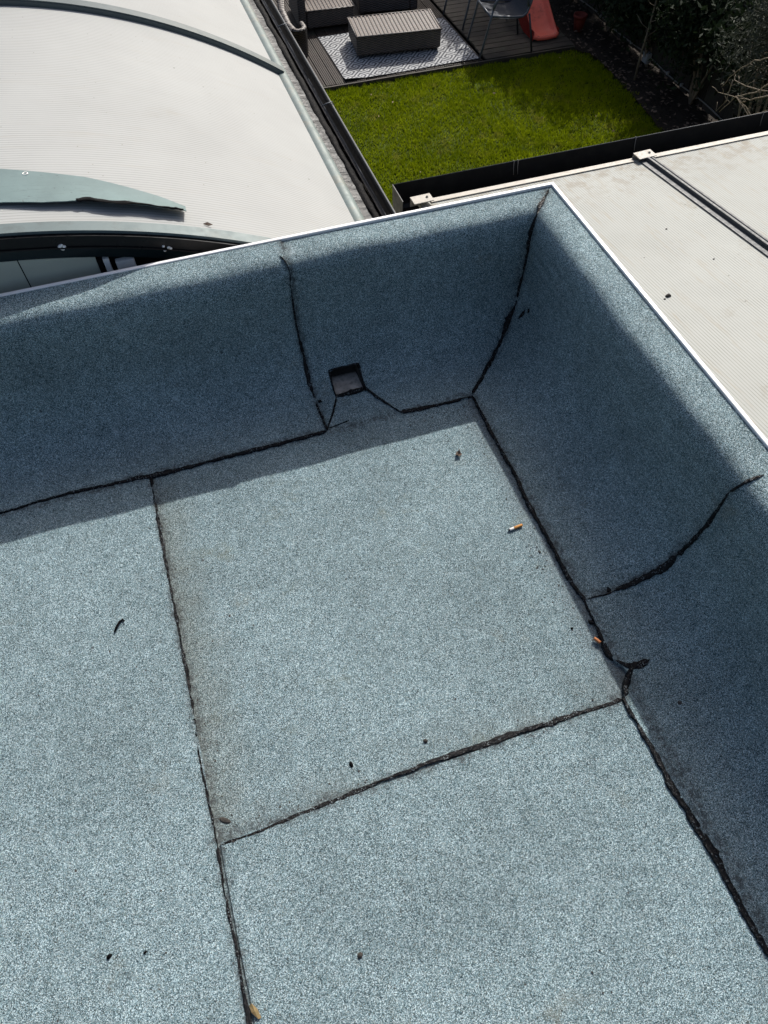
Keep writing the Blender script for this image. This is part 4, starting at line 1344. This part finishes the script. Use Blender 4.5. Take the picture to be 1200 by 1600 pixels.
# sapling in the bed
sp_ = empty('bare_sapling', (5.585, 7.455, GZ), 'thin bare sapling standing in the dark bed near the junction box', 'sapling')
m = MB(); m.tube([(5.585, 7.455, GZ), (5.582, 7.46, -2.1), (5.590, 7.455, -1.83), (5.60, 7.47, -1.55), (5.63, 7.48, -1.25)], [.013, .012, .010, .008, .004], 7)
m.build('trunk', MAT['bark'], sp_)
m = MB()
for k in range(9):
    z = -1.95 + k*.075; a = k*2.4
    b0 = Vector((5.588, 7.457, z)); e = b0 + Vector((math.cos(a)*.17, math.sin(a)*.17, .13))
    m.tube([b0, (b0+e)/2 + Vector((0, 0, -.02)), e], [.005, .004, .0015], 5)
m.build('branch', MAT['bark'], sp_)

# olive-like shrub
ol = empty('olive_shrub', (5.30, 5.05, GZ), 'silvery green narrow leaved shrub rising beside the dark fence', 'shrub')
cs = [(5.15, 5.40, -1.15), (5.25, 5.15, -.98), (5.30, 4.95, -1.12), (5.22, 5.20, -1.32), (5.10, 5.0, -.85), (5.42, 5.35, -.80), (5.35, 4.75, -.85), (5.2, 5.35, -.70)]
leaves('foliage', cs, [(.22, .24, .24)] * len(cs), 6500, .055, MAT['olive'], ol, 411, .20, .0)
branches('stem', (5.30, 5.05, GZ), cs, .02, MAT['bark'], ol, 412)
# bare twiggy shrub in front
tw = empty('bare_shrub', (4.62, 4.35, GZ), 'bare pale twiggy shrub just behind the black gutter', 'shrub')
m = MB()
tr_ = random.Random(5)
for path, r0 in (
    ([(4.52, 4.36, -.79), (4.45, 4.454, -.80), (4.45, 4.563, -.866), (4.44, 4.668, -.949), (4.45, 4.754, -1.068), (4.45, 4.807, -1.157)], .0055),
    ([(4.54, 4.25, -.98), (4.45, 4.304, -1.002), (4.45, 4.459, -1.099), (4.43, 4.629, -1.147), (4.45, 4.821, -1.203)], .006),
    ([(4.60, 4.28, -1.02), (4.54, 4.40, -1.03), (4.45, 4.56, -1.04), (4.43, 4.664, -1.048), (4.45, 4.711, -1.031), (4.45, 4.713, -1.004)], .005),
    ([(4.56, 4.27, -.90), (4.45, 4.349, -.941), (4.45, 4.437, -1.038), (4.45, 4.616, -1.141), (4.44, 4.719, -1.311)], .0065),
    ([(4.45, 4.616, -1.141), (4.46, 4.504, -1.177), (4.45, 4.401, -1.202)], .004),
    ([(4.45, 4.706, -1.062), (4.45, 4.695, -1.215), (4.44, 4.756, -1.323)], .0035),
    ([(4.60, 4.30, -1.35), (4.50, 4.247, -1.077), (4.47, 4.30, -1.12), (4.45, 4.352, -1.154), (4.45, 4.524, -1.269)], .006),
    ([(4.62, 4.30, -1.55), (4.60, 4.29, -1.25), (4.58, 4.27, -1.0), (4.55, 4.26, -.85)], .011),
    ([(4.62, 4.31, -1.50), (4.58, 4.40, -1.30), (4.53, 4.50, -1.22), (4.47, 4.60, -1.16)], .008),
    ([(4.58, 4.27, -1.0), (4.62, 4.15, -.85), (4.68, 4.05, -.7)], .007)):
    pts_ = []
    for a_, b_ in zip(path[:-1], path[1:]):
        for q in (0, .33, .66): pts_.append(tuple(np.array(a_) * (1-q) + np.array(b_) * q + (tr_.uniform(-.006, .006), tr_.uniform(-.006, .006), tr_.uniform(-.006, .006))))
    pts_.append(path[-1]); k_ = len(pts_)
    m.tube(pts_, [r0 * (1 - .65 * i_ / (k_-1)) for i_ in range(k_)], 6)
    for _ in range(5):
        p_ = Vector(pts_[tr_.randint(1, k_-1)]); e_ = p_ + Vector((tr_.uniform(-.03, .03), tr_.uniform(-.06, .06), tr_.uniform(-.02, .06)))
        m.tube([p_, (p_ + e_) / 2 + Vector((0, 0, .006)), e_], [r0 * .4, r0 * .35, r0 * .3], 5)
m.build('stem', MAT['twigm'], tw)
MB().tube([(4.62, 4.35, GZ), (4.60, 4.33, -1.9), (4.62, 4.30, -1.54)], [.022, .018, .013], 7).build('trunk', MAT['bark'], tw)

# fallen leaves in the bed
r = np.random.default_rng(88)
n = 420
px = r.uniform(5.3, 5.92, n); py = r.uniform(5.6, 9.5, n); s = r.uniform(.012, .035, n); a = r.uniform(0, 6.28, n)
px = np.maximum(px, lawn_edge(np.minimum(py, 8.45)) - .04)
V = np.empty((n, 4, 3)); pz_ = GZ + .045 + r.uniform(0, .02, n)
for k, (q, wq) in enumerate(((0, 1), (1.57, .45), (3.14, 1), (4.71, .45))):
    V[:, k] = np.stack([px + np.cos(a + q)*s*wq, py + np.sin(a + q)*s*wq, pz_ + r.uniform(-.008, .008, n)], 1)
tag(fast_mesh('fallen_leaves', V.reshape(-1, 3), np.arange(n*4).reshape(-1, 4), MAT['deadleaf']), 'scattered dead leaves on the dark bed', 'leaves', kind='stuff')
n = 20
px = r.uniform(1.6, 5.3, n); py = r.uniform(4.5, 8.4, n); s = r.uniform(.010, .026, n); a = r.uniform(0, 6.28, n)
V = np.empty((n, 4, 3))
for k, (q, wq) in enumerate(((0, 1), (1.57, .45), (3.14, 1), (4.71, .45))):
    V[:, k] = np.stack([px + np.cos(a + q)*s*wq, py + np.sin(a + q)*s*wq, GZ + .034 + r.uniform(-.008, .012, n)], 1)
tag(fast_mesh('lawn_leaves', V.reshape(-1, 3), np.arange(n*4).reshape(-1, 4), MAT['deadleaf2']), 'few dry leaves scattered on the lawn', 'leaves', kind='stuff')

# ------------------------------------------------------------------ litter on the felt roof
def butt(x, y, z, ang, lf, lp, rad, label, fm, flat=.9):
    o = empty('cigarette_butt', (x, y, z), label, 'cigarette butt')
    d = Vector((math.cos(ang), math.sin(ang), 0))
    c = Vector((x, y, z + rad*flat))
    def seg(a, b, r0, r1, nm, mat, k=6):
        pts = [c + d*(a + (b-a)*q) for q in np.linspace(0, 1, k)]
        ob = MB().tube(pts, [r0 + (r1-r0)*q + random.uniform(-.0002, .0002) for q in np.linspace(0, 1, k)], 14).build(nm, mat, o)
        return ob
    seg(-lf/2, lf/2, rad*1.0, rad*1.03, 'filter', fm)
    if lp:
        seg(-lf/2 - lp, -lf/2 - .0002, rad*.86, rad*.98, 'paper', MAT['paper'])
        seg(-lf/2 - lp - .003, -lf/2 - lp - .0002, rad*.45, rad*.84, 'burnt_end', MAT['ash'])
    return o
butt(.6600, .8560, .0008, math.radians(5), .026, .013, .0042, 'cigarette butt with white paper end and tan filter, in the sun on the felt', MAT['filt'])
butt(.7040, .4890, .006, math.radians(-62), .018, 0, .0040, 'stubby orange brown cigarette filter lying against the black seam', MAT['filt2'])
# curled black scrap
m = MB(); m.tube([(-.418, .888, .008), (-.410, .900, .011), (-.402, .912, .010), (-.394, .917, .008), (-.390, .911, .010), (-.395, .906, .012)], [.002, .0032, .003, .0025, .002, .001], 7)
tag(m.build('curled_scrap', MAT['blackm'], loc=(-.404, .905, .0045)), 'black curled scrap on the felt sheet left of the long seam', 'scrap')
# shrivelled leaf
m = MB()
for k in range(9):
    a = k * .9; p0 = Vector((.600, 1.140, .004)); e = p0 + Vector((math.cos(a)*.011, math.sin(a)*.011, random.uniform(.001, .012)))
    b_ = Vector((-math.sin(a), math.cos(a), .3)) * .005
    m.add([tuple(p0), tuple((p0+e)/2 + b_), tuple(e), tuple((p0+e)/2 - b_)], [(0, 1, 2, 3)])
m.tube([(.600, 1.140, .004), (.606, 1.150, .006), (.610, 1.162, .004)], [.0015, .0012, .0008], 5)
tag(m.build('shrivelled_leaf', MAT['deadleaf'], loc=(.6, 1.14, .001)), 'shrivelled dark leaf on the felt near the shaded corner', 'leaf')
m = MB()
lp_ = [(-.2615, .041, .007), (-.256, .043, .010), (-.2475, .031, .009), (-.244, .016, .0065), (-.2495, .0155, .009), (-.2590, .029, .0095), (-.2525, .029, .0115)]
m.add(lp_, [(0, 6, 1), (1, 6, 2), (2, 6, 3), (3, 6, 4), (4, 6, 5), (5, 6, 0)]); m.add([(a, b_, c - .002) for a, b_, c in lp_], [(1, 6, 0), (2, 6, 1), (3, 6, 2), (4, 6, 3), (5, 6, 4), (0, 6, 5)])
tag(m.build('yellow_leaf', MAT['deadleaf2'], loc=(-.252, .03, .005)), 'small yellow leaf fragment lying on the long black seam', 'leaf')
def lump(name, x, y, z, L, W, Hh, ang, mat, label, cat):
    m = MB(); n1, n2 = 8, 10
    rr = random.Random(int((x+5)*1000 + y*77))
    P = np.zeros((n1, n2+1, 3))
    for i in range(n1):
        th = math.pi/2 * i/(n1-1)
        for j in range(n2):
            a = 2*math.pi*j/n2
            k = 1 + rr.uniform(-.18, .18)
            ex, ey = L/2*math.cos(th)*math.cos(a)*k, W/2*math.cos(th)*math.sin(a)*k
            P[i, j] = (x + ex*math.cos(ang) - ey*math.sin(ang), y + ex*math.sin(ang) + ey*math.cos(ang), z + Hh*math.sin(th)*k)
        P[i, n2] = P[i, 0]
    m.grid(P, True); m.f = [f[::-1] for f in m.f]
    return tag(m.build(name, mat, loc=(x, y, z)), label, cat)
lump('mud_lump', -.243, .3755, .0001, .027, .011, .0028, -.6, MAT['mud'], 'dark lump of dried mud at the meeting of two floor seams', 'mud lump')
lump('bitumen_fleck', -.503, .203, .0045, .011, .008, .004, .5, MAT['blackm'], 'black fleck near the bottom edge of the left felt sheet, farther from the long seam', 'bitumen fleck')
lump('bitumen_fleck', -.436, .188, .0045, .007, .005, .003, .5, MAT['blackm'], 'smaller black fleck on the left felt sheet, nearer the long seam', 'bitumen fleck')
lump('grit_lump', -.041, .051, .004, .011, .010, .005, .5, MAT['mud'], 'lone grit lump in the middle of the nearest felt sheet', 'grit lump')
lump('bitumen_fleck', .047, .400, .0005, .008, .014, .004, .1, MAT['blackm'], 'black oblong fleck just beyond the cross seam, near its middle', 'bitumen fleck')
lump('grit_lump', .222, .396, .0005, .009, .010, .005, .1, MAT['mud'], 'dark grit lump just beyond the cross seam, between black fleck and right upstand', 'grit lump')
lump('moss_lump', .809, .288, .013, .011, .012, .006, .1, MAT['mud'], 'brown moss lump on the curved foot of the shaded right upstand', 'moss lump')
lump('bitumen_fleck', .663, .540, .0005, .007, .007, .004, .1, MAT['blackm'], 'black fleck on sunlit felt close to the orange cigarette filter', 'bitumen fleck')

# fine grit and crumbs gathered along the laps and in the corner
r = np.random.default_rng(515)
pts_ = []
def along(p0, p1, n_, spread):
    for _ in range(n_):
        q = r.uniform(); pts_.append((p0[0] + (p1[0]-p0[0])*q + r.normal()*spread, p0[1] + (p1[1]-p0[1])*q + r.normal()*spread))
along((.70, 1.33), (.69, .45), 150, .022); along((.70, 1.32), (.30, 1.33), 70, .02); along((-.25, 1.3), (-.25, .36), 130, .018)
along((-.24, .35), (.66, .36), 110, .018); along((.66, 1.30), (.60, 1.2), 50, .05); along((.66, .80), (.69, .62), 40, .03)
for _ in range(160): pts_.append((r.uniform(-.7, .68), r.uniform(-.2, 1.3)))
V_, F_ = [], []
for (a, b) in pts_:
    if a > .705 or b > 1.335: continue
    k = r.uniform(.0007, .0024) * (1.5 if r.uniform() < .1 else 1); z0_ = .0045 if (a < -.27 or (b < .33)) else .0008
    o_ = len(V_); ph_ = r.uniform(0, 6.28)
    for j in range(5):
        t_ = ph_ + j*1.2566; kk = k * r.uniform(.6, 1.3); V_.append((a + kk*math.cos(t_), b + kk*math.sin(t_), z0_))
    V_.append((a, b, z0_ + k*1.1))
    F_ += [(o_+j, o_+(j+1) % 5, o_+5) for j in range(5)]
tag(fast_mesh('roof_grit', V_, F_, MAT['mud']), 'fine dark grit and crumbs scattered along the felt seams', 'grit', kind='stuff')
